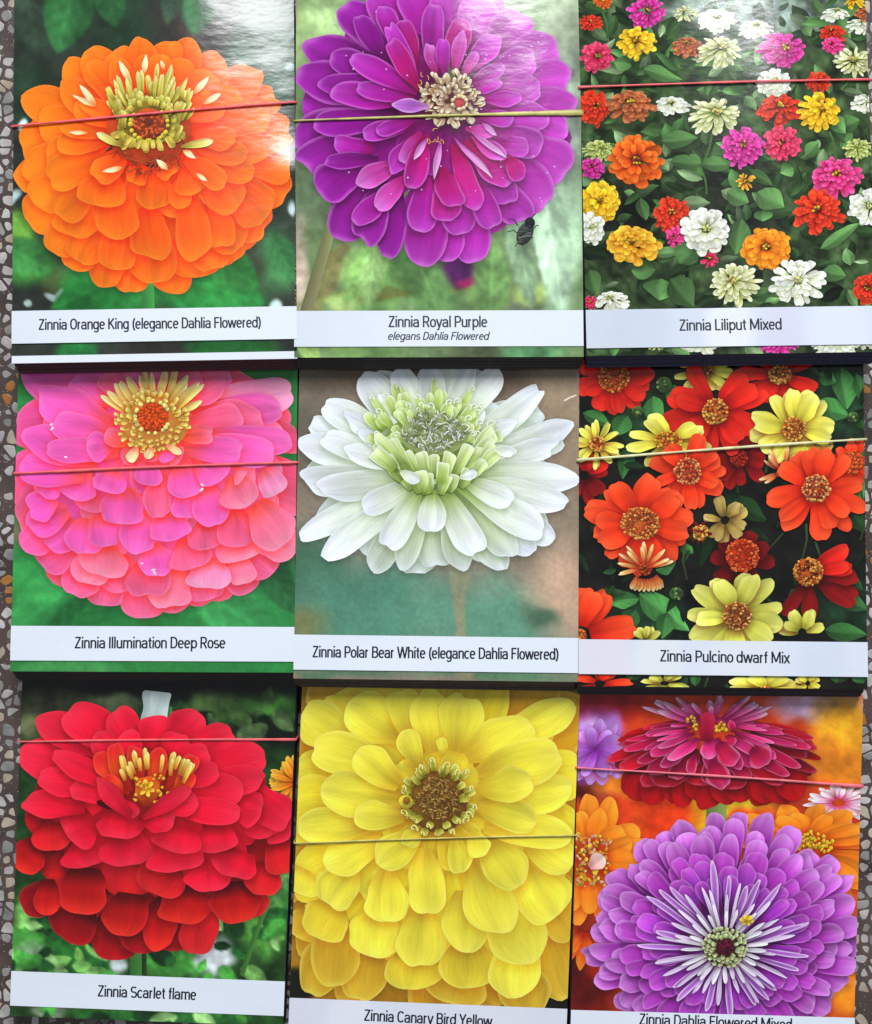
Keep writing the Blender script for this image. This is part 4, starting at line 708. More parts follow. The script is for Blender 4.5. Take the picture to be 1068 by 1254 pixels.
def paint_dahlia():
    c = Card('dahlia')
    k = .3464; z = lambda x, y: (698 + x * k, 820 + y * k)
    background(c, (690, 785, 1070, 1285), rgb(206, 60, 22), [
        (*z(120, 110), 50, 24, 0, rgb(170, 20, 24), .5), (*z(80, 280), 40, 50, 0, rgb(168, 90, 190), .5), (*z(60, 240), 18, 24, 0, rgb(214, 176, 226), .6), (*z(140, 200), 16, 18, 0, rgb(186, 120, 206), .5), (*z(90, 360), 30, 20, 0, rgb(150, 60, 170), .5),
        (*z(900, 130), 60, 20, 0, rgb(206, 170, 206), .5), (*z(970, 250), 40, 60, 0, rgb(232, 160, 32), .5), (*z(930, 330), 40, 24, 0, rgb(228, 130, 30), .5), (*z(60, 420), 24, 10, 0, rgb(90, 16, 14), .5), (*z(200, 400), 40, 16, 0, rgb(226, 120, 30), .5),
        (*z(430, 520), 60, 24, 0, rgb(240, 196, 30), .4), (*z(600, 480), 40, 24, 0, rgb(238, 200, 40), .4), (*z(340, 520), 40, 30, 0, rgb(226, 60, 16), .4), (*z(640, 540), 30, 20, 0, rgb(226, 70, 20), .4), (*z(60, 1080), 40, 60, 0, rgb(96, 14, 10), .5), (*z(130, 1000), 30, 30, 0, rgb(186, 40, 12), .5),
        (*z(990, 1150), 30, 30, 0, rgb(226, 130, 26), .5), (*z(1000, 830), 30, 30, 0, rgb(228, 80, 20), .5)], 91, .25, scale=24)
    # blurred neighbours
    def soft(cx, cy, R, N, cols, b, key, wd=.3, sector=None, rb=.2):
        f = Flower(c, z(cx, cy), z(cx, cy + 5), R * k, R * k * b, key)
        f.ring(N, rb, 1.0, wd, *cols, pf=lambda s: prof(s, .6, .4, 2.2), sh=6, shc=(.8, .5, .4), sector=sector, vein=.03); f.ring(N, rb, .8, wd * .9, *cols, pf=lambda s: prof(s, .6, .4, 2.2), sh=6, shc=(.8, .5, .4), sector=sector, vein=.03)
    ORG = (rgb(200, 60, 6), rgb(246, 128, 20), rgb(252, 152, 40))
    soft(950, 470, 120, 18, (rgb(220, 80, 140), rgb(244, 200, 220), rgb(250, 236, 244)), .6, 'pale', .2)
    soft(90, 290, 130, 12, (rgb(130, 40, 160), rgb(176, 96, 204), rgb(200, 150, 224)), .9, 'violet', .4, None, .02)
    soft(830, 620, 300, 17, ORG, .5, 'marigold', .30, (3.0, 6.28)); soft(830, 640, 300, 17, ORG, .75, 'marigold', .26, (0, 1.2))
    for q in range(130):
        x, y = U(735, 930), 600 + U(-22, 30) + abs(U(-40, 40)) * .5; px, py = z(x, y + (x - 830) * .12); petal(c, (px, py), (px + U(-4, 4), py - U(2, 6)), U(2, 4.5), rgb(200, 140, 10), rgb(238, 188, 30), rgb(248, 212, 70), 'marigold', n=6, m=5, sh=2)
    soft(70, 680, 215, 13, ORG, 1.1, 'marigold2', .40); soft(60, 900, 130, 12, (rgb(170, 30, 6), rgb(236, 100, 20), rgb(248, 140, 40)), 1.2, 'marigold2', .3, (.3, 2.8))
    for q in range(120):
        x, y = U(20, 135), U(590, 770); px, py = z(x, y)
        cc = [rgb(244, 206, 50), rgb(226, 150, 30), rgb(240, 180, 130)][rng.integers(3)]; petal(c, (px, py), (px + U(-6, 6), py - U(1, 7)), U(2, 5), cc * .7, cc, cc, 'marigold2', n=6, m=5, sh=2)
    petal(c, z(70, 700), z(120, 660), 20, rgb(226, 150, 140), rgb(240, 190, 180), rgb(246, 210, 200), 'marigold2', sh=4)
    stroke(c, [z(522, 400), z(515, 560), z(508, 640)], 25, 24, rgb(128, 150, 74), rgb(104, 122, 60), 'picture', m=7, nn=8, side=.25)
    # crimson bloom seen from the side
    f = Flower(c, z(500, 195), z(515, 300), 132, 46, 'crimson', 1.0)
    CR, CD, PK = rgb(186, 10, 26), rgb(96, 2, 18), rgb(206, 40, 110)
    P = lambda s: prof(s, .6, .4, 2.2)
    kw = dict(pf=P, vein=.03, cup=.10, jt=.10, jl=.10, jw=.3, bend=.12)
    f.ring(17, .5, 1.0, .34, CD, rgb(166, 8, 20), rgb(190, 14, 22), sh=10, shc=(.4, .2, .3), **kw)
    for q in range(13):                                                  # drooping skirt
        x = 190 + q * 52 + U(-22, 22); h_ = U(95, 128) * math.sqrt(max(.12, 1 - ((x - 520) / 400) ** 2)); petal(c, z(x + (520 - x) * .16, 330), z(x, 375 + h_), U(26, 42), CD, rgb(170, 8, 18), rgb(196, 14, 20), 'crimson', pf=P, sh=9, shc=(.4, .2, .3), vein=.03)
    f.ring(17, .45, .96, .30, CD, rgb(176, 10, 36), rgb(196, 20, 44), sh=9, shc=(.45, .2, .3), rim=rgb(226, 120, 150), rima=.5, **kw)
    f.ring(16, .36, .84, .26, CD, rgb(170, 10, 60), rgb(196, 30, 80), sh=8, shc=(.5, .25, .4), rim=rgb(232, 150, 180), rima=.6, **kw)
    f.ring(15, .28, .72, .20, rgb(110, 4, 50), rgb(186, 20, 90), PK, sh=7, shc=(.5, .25, .4), rim=rgb(236, 170, 200), rima=.6, **kw)
    f.ring(14, .2, .56, .15, rgb(120, 10, 60), PK, rgb(222, 90, 150), sh=6, shc=(.5, .25, .4), rim=rgb(240, 190, 214), rima=.6, **kw)
    for q in range(46):
        a = -PI * .93 + PI * .86 * U(0, 1); x, y = 505 + 70 * math.cos(a), 190 + 20 * math.sin(a); ln = U(50, 130)
        petal(c, z(x, y), z(x + ln * math.cos(a) * 1.5, y - ln * (.3 + .45 * abs(math.sin(a)))), U(5, 9), rgb(150, 20, 80), rgb(206, 80, 140), rgb(234, 186, 208), 'crimson', pf=lambda s: prof(s, .6, .5, 2), n=8, m=5, sh=4, shc=(.6, .3, .5), cup=.2)
    for q in range(30):
        x, y = [(U(415, 450), U(165, 215)), (U(510, 560), U(185, 220))][q % 2]; px, py = z(x, y); dot(c, px, py, U(1.4, 2.6), rgb(240, 186, 50), 'crimson', n=4, m=3)
    petal(c, z(482, 250), z(488, 150), 19, rgb(150, 6, 40), rgb(186, 16, 60), rgb(206, 40, 80), 'crimson', pf=lambda s: prof(s, .7, .7, 2.4), sh=5)
    for (x0, y0, x1, y1, w_) in [(560, 230, 572, 272, 13), (580, 220, 565, 180, 10), (440, 300, 425, 370, 14), (520, 260, 590, 330, 26), (500, 320, 545, 420, 26), (640, 280, 700, 330, 28)]:
        petal(c, z(x0, y0), z(x1, y1), w_, rgb(120, 6, 50), rgb(196, 20, 70), rgb(206, 50, 110), 'crimson', sh=6, shc=(.45, .2, .3), rim=rgb(232, 150, 180), rima=.7)
    # lavender bloom
    f = Flower(c, z(548, 985), z(545, 955), 168, 153, 'lavender', 1.0)
    L1, L2, L3, LD = rgb(166, 46, 172), rgb(188, 78, 194), rgb(208, 126, 216), rgb(96, 14, 92)
    P = lambda s: prof(s, .72, .45, 2.6)
    kw = dict(pf=P, vein=.04, cup=.12, jt=.05, rim=rgb(222, 176, 238), shc=(.5, .3, .52))
    px_, py_ = z(548, 980); dot(c, px_, py_, 110, rgb(112, 24, 120), 'lavender', .9, 0, n=16, m=16, lit=.05, sh=4)
    f.ring(30, .6, 1.0, .17, LD, L1, L3, sh=7, rima=.4, **kw)
    f.ring(32, .55, .95, .165, LD, L1, L3, sh=7, rima=.4, **kw)
    f.ring(32, .48, .85, .155, LD, L1, L3, sh=7, rima=.45, **kw)
    f.ring(30, .42, .75, .15, LD, L1, L2, sh=7, rima=.45, **kw)
    f.ring(26, .34, .64, .135, LD, rgb(156, 52, 182), L2, sh=7, rima=.45, **kw)
    f.ring(22, .28, .54, .11, LD, rgb(150, 44, 176), L2, sh=6, rima=.5, **kw)
    kw.update(pf=lambda s: prof(s, .7, .6, 1.8), rim=rgb(244, 236, 250)); kw['shc'] = (.45, .3, .5)
    f.ring(22, .20, .60, .046, rgb(150, 90, 160), rgb(170, 90, 196), rgb(196, 130, 216), sh=5, rima=.85, jl=.2, n=10, mm=7, rimw=.3, ja=.45, bend=.1, **kw)
    f.ring(26, .15, .46, .030, rgb(176, 150, 180), rgb(216, 190, 228), rgb(232, 212, 242), sh=5, rima=.4, jl=.22, n=10, mm=5, ja=.45, bend=.1, **kw)
    f.ring(26, .13, .31, .030, rgb(196, 196, 180), rgb(222, 216, 226), rgb(240, 234, 246), sh=5, rima=.3, jl=.14, n=10, mm=5, **kw)
    cx, cy = z(548, 980); dot(c, cx, cy, 26, rgb(86, 44, 50), 'lavender', .92, 0, n=12, m=12, lit=.05, sh=5)
    for (r, n_) in ((24, 26), (19, 21), (14.5, 16)):
        for i in range(n_):
            a = 2 * PI * (i + U(-.4, .4)) / n_; r_ = r + U(-1.6, 1.6); x, y = cx + r_ * math.cos(a), cy + .92 * r_ * math.sin(a)
            petal(c, (x - 2.4 * math.cos(a), y - 2.4 * math.sin(a)), (x + 3.6 * math.cos(a), y + 3.4 * math.sin(a)), U(4, 5.6), rgb(120, 130, 80), rgb(180, 196, 132), rgb(214, 224, 176), 'lavender', pf=lambda s: prof(s, .65, .8, 3), n=6, m=5, sh=3, shc=(.5, .4, .35), cup=.2)
    dot(c, cx, cy, 10, rgb(90, 20, 44), 'lavender', .95, 0, n=9, m=9, lit=.15)
    for i in range(50):
        a = U(0, 6.3); r = 9 * math.sqrt(U(0, 1)); dot(c, cx + r * math.cos(a), cy + r * math.sin(a), 1.3, [rgb(116, 24, 56), rgb(70, 14, 34)][i % 2], 'lavender', n=4, m=3, sh=0)
    sx, sy = z(625, 885)
    for q in range(6):
        a = q * PI / 3 + .2; petal(c, (sx, sy), (sx + 9 * math.cos(a), sy + 7 * math.sin(a)), 5, rgb(226, 160, 20), rgb(246, 206, 50), rgb(250, 220, 90), 'lavender', n=6, m=5, sh=3)
    return c

# ------------------------------------------------------------------ bundle geometry: overlapping rows like shingles
T_PACK, N_PACK = 0.00105, 7
TH = T_PACK * N_PACK                      # bundle thickness
BAND_T = 0.0005
PH = 450                                  # packet height in photo pixels
def px_y(py): return (627 - py) * K
row_bottom = {1: 436, 2: 831, 3: 1253}
row_top = {r: b - PH for r, b in row_bottom.items()}
tilt = {3: 0.0}
tilt[2] = math.asin((TH + 0.0006) / ((row_top[3] - row_top[2]) * K))
tilt[1] = math.asin((TH + 0.0006) / ((row_top[2] - row_top[1]) * K))
from mathutils import Matrix, Vector
def plane(row, lift):
    """point and normal of the plane 'lift' above the underside of a row"""
    a = tilt[row]; n = np.array([0, math.sin(a), math.cos(a)]); p = np.array([0, px_y(row_top[row]), BAND_T]) + n * lift
    return p, n, np.array([1.0, 0, 0]), np.array([0, math.cos(a), -math.sin(a)])
def unproject(px, py, p, n):
    dx = (px - W / 2) * K / (D - ZREF); dy = (H / 2 - py) * K / (D - ZREF)
    d = np.stack([dx, dy, -np.ones_like(dx)], -1); o = np.array([0, 0, D])
    t = ((p - o) @ n) / (d @ n)
    return o + d * t[..., None]

#        row, left/right edge (mid height), bottom edge (centre), clockwise turn (deg), strip top/bottom at centre
SPEC = dict(
 orange=(1, 12.5, 358.5, 433, -1.0, 378.5, 418.5), purple=(1, 361.5, 712.5, 437.5, -0.15, 380.5, 424.5), liliput=(1, 717, 1072, 433.5, -0.85, 377.5, 424.5),
 pink=(2, 15, 359.5, 823, 0.25, 767, 809.5), white=(2, 363.5, 709, 833, 0.7, 779, 822), pulcino=(2, 712, 1063, 842, 0.6, 784.5, 827),
 scarlet=(3, 20, 355.5, 1250.5, 2.2, 1195, 1237.5), yellow=(3, 361, 701.5, 1281, 2.3, 1228, 1270), dahlia=(3, 703.5, 1051, 1294, 1.6, 1240.5, 1283))
class Frame:
    def __init__(s, name):
        row, x0, x1, yb, rot, st, sb = SPEC[name]; s.row = row
        p, n, ex, ey = plane(row, TH + 0.00002); s.p, s.n = p, n
        a = -math.radians(rot); s.ex = ex * math.cos(a) + ey * math.sin(a); s.ey = -ex * math.sin(a) + ey * math.cos(a)
        # bottom centre of the card; x0/x1 are measured half-way up the visible card
        vis = 215; xb = (x0 + x1) / 2 - math.sin(math.radians(rot)) * vis
        s.o = unproject(np.array([xb]), np.array([yb]), p, n)[0]
        L = unproject(np.array([x0, x1]), np.array([yb - vis, yb - vis]), p, n)
        s.w = float(np.linalg.norm(L[1] - L[0])) * math.cos(math.radians(rot)); s.h = PH * K
        s.sc = s.w / (x1 - x0)
        s.mat = Matrix(((s.ex[0], s.ey[0], n[0], s.o[0]), (s.ex[1], s.ey[1], n[1], s.o[1]), (s.ex[2], s.ey[2], n[2], s.o[2]), (0, 0, 0, 1)))
    def loc(s, X, Y):
        P = unproject(np.asarray(X, float), np.asarray(Y, float), s.p, s.n) - s.o
        return P @ s.ex, P @ s.ey
STEP = 4e-6
def bake(card, fr, root):
    """lay the painted shapes on the packet as thin films of ink, lowest first"""
    P = card.P; ox, oy = 300, 100   # raster origin offset
    allx = np.concatenate([p['X'].ravel() for p in P]); ally = np.concatenate([p['Y'].ravel() for p in P])
    x0, y0 = P[0]['X'].min() - 60, P[0]['Y'].min() - 60; nx = int(P[0]['X'].max() - x0 + 120); ny = int(P[0]['Y'].max() - y0 + 120)
    def raster(p):
        X, Y = p['X'], p['Y']; n, m = X.shape
        d1 = np.hypot(np.diff(X, axis=0), np.diff(Y, axis=0)).max(); d2 = np.hypot(np.diff(X, axis=1), np.diff(Y, axis=1)).max()
        k1 = int(min(8, max(1, math.ceil(d1 * 1.3)))); k2 = int(min(8, max(1, math.ceil(d2 * 1.3))))
        a = np.linspace(0, n - 1, (n - 1) * k1 + 1); b = np.linspace(0, m - 1, (m - 1) * k2 + 1)
        i = np.minimum(a.astype(int), n - 2); j = np.minimum(b.astype(int), m - 2); fa = (a - i)[:, None]; fb = (b - j)[None]
        def up(Z): return (Z[i][:, j] * (1 - fa) + Z[i + 1][:, j] * fa) * (1 - fb) + (Z[i][:, j + 1] * (1 - fa) + Z[i + 1][:, j + 1] * fa) * fb
        return up(X), up(Y)
    mask = np.zeros((ny, nx), np.float32); hm = np.zeros((ny // 2 + 2, nx // 2 + 2), np.int32)
    taps = [(0, -.35), (-.45, -.7), (.35, -.85), (0, -1.25), (.65, -.35), (-.7, -.1), (.1, .35), (-.2, -.15), (.3, -.5), (-.15, -1.0)]
    def smp(x, y):
        xi = np.clip((x - x0).astype(int), 0, nx - 1); yi = np.clip((y - y0).astype(int), 0, ny - 1); return mask[yi, xi]
    R = []
    for q, p in enumerate(P): R.append(None if q == 0 else raster(p))
    for q in range(len(P) - 1, -1, -1):
        p = P[q]
        if q == 0: p['sh'] = 7
        if p['sh'] > 0:
            s = sum(smp(p['X'] + tx * p['sh'], p['Y'] + ty * p['sh']) for tx, ty in taps) / len(taps)
            s = (s * p['recv'] * (0.55 + 0.45 * ((q * 0.618) % 1.0)))[..., None] ; p['C'] = p['C'] * (1 - s + s * p['shc'])
        if q and p['cast']:
            RX, RY = R[q]; xi = np.clip((RX - x0).astype(int), 0, nx - 1); yi = np.clip((RY - y0).astype(int), 0, ny - 1); mask[yi, xi] = 1
    groups = {}; lmax = 0
    hw = fr.w / 2 - 1e-5
    for q, p in enumerate(P):
        if q == 0: lay = 0
        else:
            RX, RY = R[q]; xi = np.clip(((RX - x0) / 2).astype(int), 1, nx // 2); yi = np.clip(((RY - y0) / 2).astype(int), 1, ny // 2)
            lay = 0
            for dx in (-1, 0, 1):
                for dy in (-1, 0, 1): lay = max(lay, int(hm[yi + dy, xi + dx].max()))
            lay += 1; hm[yi, xi] = lay
        u, v = fr.loc(p['X'], p['Y'])
        n, m = u.shape; idx = np.arange(n * m).reshape(n, m)
        F = np.stack([idx[:-1, :-1], idx[1:, :-1], idx[1:, 1:], idx[:-1, 1:]], -1).reshape(-1, 4)
        uf, vf = u.ravel(), v.ravel()
        uc, vc = np.clip(uf, -hw, hw), np.clip(vf, 1e-5, fr.h - 1e-5)
        if (uc != uf).any() or (vc != vf).any():
            fu, fv = uf[F], vf[F]
            keep = ~((fu <= -hw).all(1) | (fu >= hw).all(1) | (fv <= 1e-5).all(1) | (fv >= fr.h - 1e-5).all(1)); F = F[keep]
        if len(F) == 0: continue
        F = np.concatenate([F[:, [0, 1, 2]], F[:, [0, 2, 3]]])
        a = (uc[F[:, 1]] - uc[F[:, 0]]) * (vc[F[:, 2]] - vc[F[:, 0]]) - (uc[F[:, 2]] - uc[F[:, 0]]) * (vc[F[:, 1]] - vc[F[:, 0]])
        F = np.where((a < 0)[:, None], F[:, ::-1], F)[np.abs(a) > 1e-14]
        lmax = max(lmax, lay)
        V = np.stack([uc, vc, np.full(uc.shape, 2e-5 + lay * STEP)], 1)
        if q == 0: G = np.stack([p['X'] * .5, p['Y'] * .5, np.zeros_like(p['X'])], -1)
        else:
            dl = np.hypot(np.diff(p['X'], axis=1), np.diff(p['Y'], axis=1)); lat = np.concatenate([np.zeros((n, 1)), np.cumsum(dl, 1)], 1); lat -= lat[:, m // 2][:, None]
            do = np.hypot(np.diff(p['X'], axis=0), np.diff(p['Y'], axis=0)); lon = np.concatenate([np.zeros((1, m)), np.cumsum(do, 0)], 0)
            wm = np.abs(lat).max() + 1e-6; fan = np.maximum(np.abs(lat).max(1, keepdims=True), .35 * wm)
            G = np.stack([lat / fan * wm, lon * .09, np.full_like(lat, q * 7.31)], -1)
        groups.setdefault(p['key'], []).append((V, F, np.concatenate([lin(p['C']).reshape(-1, 3), G.reshape(-1, 3)], 1)))
    for key, L in groups.items():
        Vs, Fs, Cs, o = [], [], [], 0
        for V, F, C in L: Vs.append(V); Fs.append(F + o); Cs.append(C); o += len(V)
        V = np.concatenate(Vs); F = np.concatenate(Fs); C = np.concatenate(Cs)
        nm = 'printed_background' if key == 'picture' else ('printed_beetle' if key == 'beetle' else 'printed_flower')
        me = bpy.data.meshes.new(nm); me.vertices.add(len(V)); me.vertices.foreach_set('co', V.astype(np.float32).ravel())
        me.loops.add(F.size); me.loops.foreach_set('vertex_index', F.astype(np.int32).ravel())
        me.polygons.add(len(F)); me.polygons.foreach_set('loop_start', np.arange(0, F.size, 3, dtype=np.int32))
        me.update(calc_edges=True); me.validate()
        at = me.color_attributes.new('ink', 'FLOAT_COLOR', 'POINT'); c4 = np.ones((len(me.vertices), 4), np.float32); c4[:, :3] = C[:, :3]; at.data.foreach_set('color', c4.ravel())
        ga = me.attributes.new('grain', 'FLOAT_VECTOR', 'POINT'); ga.data.foreach_set('vector', np.ascontiguousarray(C[:, 3:], np.float32).ravel())
        me.materials.append(M_PRINT)
        ob = bpy.data.objects.new(nm, me); col.objects.link(ob); ob.parent = root
    return 2e-5 + (lmax + 2) * STEP

def pouch_mesh(name, w_, h_, t, mat):
    """flat paper sachet: thin slab with softly rounded rim and slightly pinched seams"""
    import bmesh
    bm = bmesh.new()
    prof_ = [(-0.0007, 0.0), (-0.00018, -t * .10), (0.0, -t * .28), (0.0, -t * .72), (-0.00018, -t * .92), (-0.0007, -t)]
    r = 0.0012; rings = []
    for (ins, z_) in prof_:
        ring = []
        for (sx, sy, a0) in ((1, 1, 0), (-1, 1, 90), (-1, -1, 180), (1, -1, 270)):
            for k in range(4):
                a = math.radians(a0 + 30 * k); cx = sx * (w_ / 2 - r + min(0, ins) * .0); cy = (h_ - r if sy > 0 else r)
                ring.append(bm.verts.new((cx + math.cos(a) * (r + ins), cy + math.sin(a) * (r + ins), z_)))
        rings.append(ring)
    n = len(rings[0])
    for a, b in zip(rings, rings[1:]):
        for i in range(n): bm.faces.new((a[i], b[i], b[(i + 1) % n], a[(i + 1) % n]))
    bm.faces.new(rings[0]); bm.faces.new(rings[-1][::-1])
    bmesh.ops.recalc_face_normals(bm, faces=bm.faces)
    me = bpy.data.meshes.new(name); bm.to_mesh(me); bm.free(); me.materials.append(mat)
    return me

def rect_print(name, u0, u1, v0, v1, z_, c, parent, ghost=()):
    """flat printed panel; corners may shift v at left/right ends"""
    nx, ny = 40, 8
    U_, V_ = np.meshgrid(np.linspace(u0, u1, nx), np.linspace(0, 1, ny), indexing='ij')
    vv = v0 + (v1 - v0) * V_
    nx = nx
    nz = 1 + .02 * (vnoise(U_ * 4000 + 400, vv * 4000 + 400, 60, 3) - .5)
    C = np.asarray(c)[None, None] * nz[..., None]
    for (gx, gr, gc, ga_) in ghost:
        al = (1 - sstep(.6, 1.1, np.hypot((U_ - gx) / gr, (V_ - .35) / 1.2)))[..., None] * ga_; C = C * (1 - al) + np.asarray(gc) * al
    C = lin(np.clip(C, 0, 1)).reshape(-1, 3)
    idx = np.arange(nx * ny).reshape(nx, ny); F = np.stack([idx[:-1, :-1], idx[1:, :-1], idx[1:, 1:], idx[:-1, 1:]], -1).reshape(-1, 4)
    V = np.stack([U_.ravel(), vv.ravel(), np.full(U_.size, z_)], 1)
    return mesh_obj(name, V, F, M_PRINT, parent, C)

# narrow grotesque lettering drawn with strokes: cap height 10, x height 7.2
def arc(cx, cy, rx, ry, a0, a1, n=13, e=2.35):
    P = []
    for a in np.linspace(math.radians(a0), math.radians(a1), n):
        ca, sa = math.cos(a), math.sin(a)
        P.append((cx + rx * math.copysign(abs(ca) ** (2 / e), ca), cy + ry * math.copysign(abs(sa) ** (2 / e), sa)))
    return P
def bowl(cx, cy, rx, ry): return arc(cx, cy, rx, ry, 0, 360, 29)
LO = lambda x: bowl(x, 3.6, 1.85, 3.05)
GLYPH = {
 ' ': (2.3, []),
 'a': (5.2, [arc(2.4, 4.75, 1.75, 1.85, 165, 0) + [(4.15, 0)], [(4.15, 4.05), (2.9, 3.95)] + arc(2.35, 2.25, 1.75, 1.65, 90, 270) + arc(2.45, 2.3, 1.7, 1.7, 275, 345, 6)]),
 'c': (4.7, [arc(2.45, 3.6, 1.8, 3.05, 42, 318, 21)]),
 'd': (5.3, [arc(2.4, 3.6, 1.8, 3.05, 20, 340, 25), [(4.35, 0), (4.35, 10.2)]]),
 'e': (5.1, [[(.75, 3.75), (4.3, 3.75)], arc(2.5, 3.6, 1.8, 3.05, 2, 318, 25)]),
 'f': (3.2, [[(1.5, 0)] + [(1.5, 8)] + arc(2.9, 8.1, 1.4, 1.55, 180, 95, 7), [(.2, 6.65), (2.9, 6.65)]]),
 'g': (5.3, [arc(2.4, 3.6, 1.8, 3.05, 20, 340, 25), [(4.35, 7.2), (4.35, .2)] + arc(2.6, -.4, 1.75, 1.85, 0, -150, 12)]),
 'h': (5.2, [[(.9, 0), (.9, 10.2)], [(.9, 4.6)] + arc(2.6, 4.9, 1.7, 1.75, 170, 0) + [(4.3, 0)]]),
 'i': (2.0, [[(1.0, 0), (1.0, 7.2)], [(1.0, 8.7), (1.0, 10.1)]]),
 'l': (2.0, [[(1.0, 0), (1.0, 10.2)]]),
 'm': (8.0, [[(.9, 0), (.9, 7.2)], [(.9, 4.8)] + arc(2.45, 5.0, 1.55, 1.65, 170, 0) + [(4.0, 0)], [(4.0, 4.8)] + arc(5.55, 5.0, 1.55, 1.65, 170, 0) + [(7.1, 0)]]),
 'n': (5.2, [[(.9, 0), (.9, 7.2)], [(.9, 4.6)] + arc(2.6, 4.9, 1.7, 1.75, 170, 0) + [(4.3, 0)]]),
 'o': (5.0, [LO(2.5)]),
 'p': (5.3, [arc(2.9, 3.6, 1.8, 3.05, 160, -160, 25), [(.95, 7.2), (.95, -2.7)]]),
 'r': (3.4, [[(.9, 0), (.9, 7.2)], [(.9, 4.4)] + arc(2.9, 4.7, 2.0, 1.85, 175, 95, 8)]),
 's': (4.6, [arc(2.3, 5.15, 1.6, 1.5, 40, 235, 13) + arc(2.3, 2.15, 1.7, 1.5, 70, -145, 15)]),
 't': (3.2, [[(1.5, 9.2), (1.5, 1.9)] + arc(2.7, 1.9, 1.2, 1.3, 180, 275, 7), [(.2, 6.65), (2.9, 6.65)]]),
 'u': (5.2, [[(.9, 7.2), (.9, 2.3)] + arc(2.6, 2.3, 1.7, 1.75, 180, 350), [(4.3, 0), (4.3, 7.2)]]),
 'w': (7.4, [[(.4, 7.2), (2.05, 0)], [(2.05, 0), (3.7, 7.2)], [(3.7, 7.2), (5.35, 0)], [(5.35, 0), (7.0, 7.2)]]),
 'x': (4.7, [[(.4, 0), (4.3, 7.2)], [(.4, 7.2), (4.3, 0)]]),
 'y': (4.9, [[(.4, 7.2), (2.5, .2)], [(4.5, 7.2), (2.1, -1.4), (1.6, -2.1), (.6, -2.2)]]),
 '(': (2.9, [arc(4.2, 4.2, 3.0, 6.6, 122, 238, 13, 2)]),
 ')': (2.9, [arc(-1.3, 4.2, 3.0, 6.6, 58, -58, 13, 2)]),
 'B': (6.0, [[(1.0, 0), (1.0, 10)], [(1.0, 9.4), (3.0, 9.4)] + arc(3.0, 7.35, 1.9, 2.05, 90, -90) + [(1.0, 5.3)], [(3.0, 5.25)] + arc(3.0, 2.95, 2.2, 2.35, 88, -90) + [(1.0, .6)]]),
 'C': (6.0, [arc(3.1, 5, 2.3, 4.4, 38, 322, 25)]),
 'D': (6.2, [[(1.0, 0), (1.0, 10)], [(1.0, 9.4), (2.6, 9.4)] + arc(2.6, 5, 2.75, 4.4, 90, -90, 19) + [(1.0, .6)]]),
 'F': (5.1, [[(1.0, 0), (1.0, 10)], [(1.0, 9.4), (4.8, 9.4)], [(1.0, 5.1), (4.4, 5.1)]]),
 'I': (2.2, [[(1.1, 0), (1.1, 10)]]),
 'K': (6.0, [[(1.0, 0), (1.0, 10)], [(1.0, 4.0), (5.2, 10)], [(2.4, 5.7), (5.5, 0)]]),
 'L': (4.9, [[(1.0, 10), (1.0, 0)], [(1.0, .6), (4.7, .6)]]),
 'M': (8.0, [[(1.0, 0), (1.0, 10)], [(1.0, 10), (4.0, 1.2)], [(4.0, 1.2), (7.0, 10)], [(7.0, 10), (7.0, 0)]]),
 'O': (6.3, [bowl(3.15, 5, 2.35, 4.4)]),
 'P': (5.7, [[(1.0, 0), (1.0, 10)], [(1.0, 9.4), (2.9, 9.4)] + arc(2.9, 6.9, 2.1, 2.5, 90, -90, 15) + [(1.0, 4.4)]]),
 'R': (6.0, [[(1.0, 0), (1.0, 10)], [(1.0, 9.4), (2.9, 9.4)] + arc(2.9, 7.0, 2.1, 2.4, 90, -90, 15) + [(1.0, 4.6)], [(3.1, 4.6), (5.3, 0)]]),
 'S': (5.7, [arc(2.85, 7.15, 2.0, 2.25, 30, 240, 15) + arc(2.85, 2.85, 2.15, 2.25, 65, -150, 17)]),
 'W': (9.0, [[(.4, 10), (2.5, 0)], [(2.5, 0), (4.5, 10)], [(4.5, 10), (6.5, 0)], [(6.5, 0), (8.6, 10)]]),
 'Y': (5.7, [[(.4, 10), (2.85, 4.2)], [(5.3, 10), (2.85, 4.2)], [(2.85, 4.4), (2.85, 0)]]),
 'Z': (5.5, [[(.6, 9.4), (5.0, 9.4)], [(4.8, 9.6), (.8, .4)], [(.5, .6), (5.1, .6)]])}
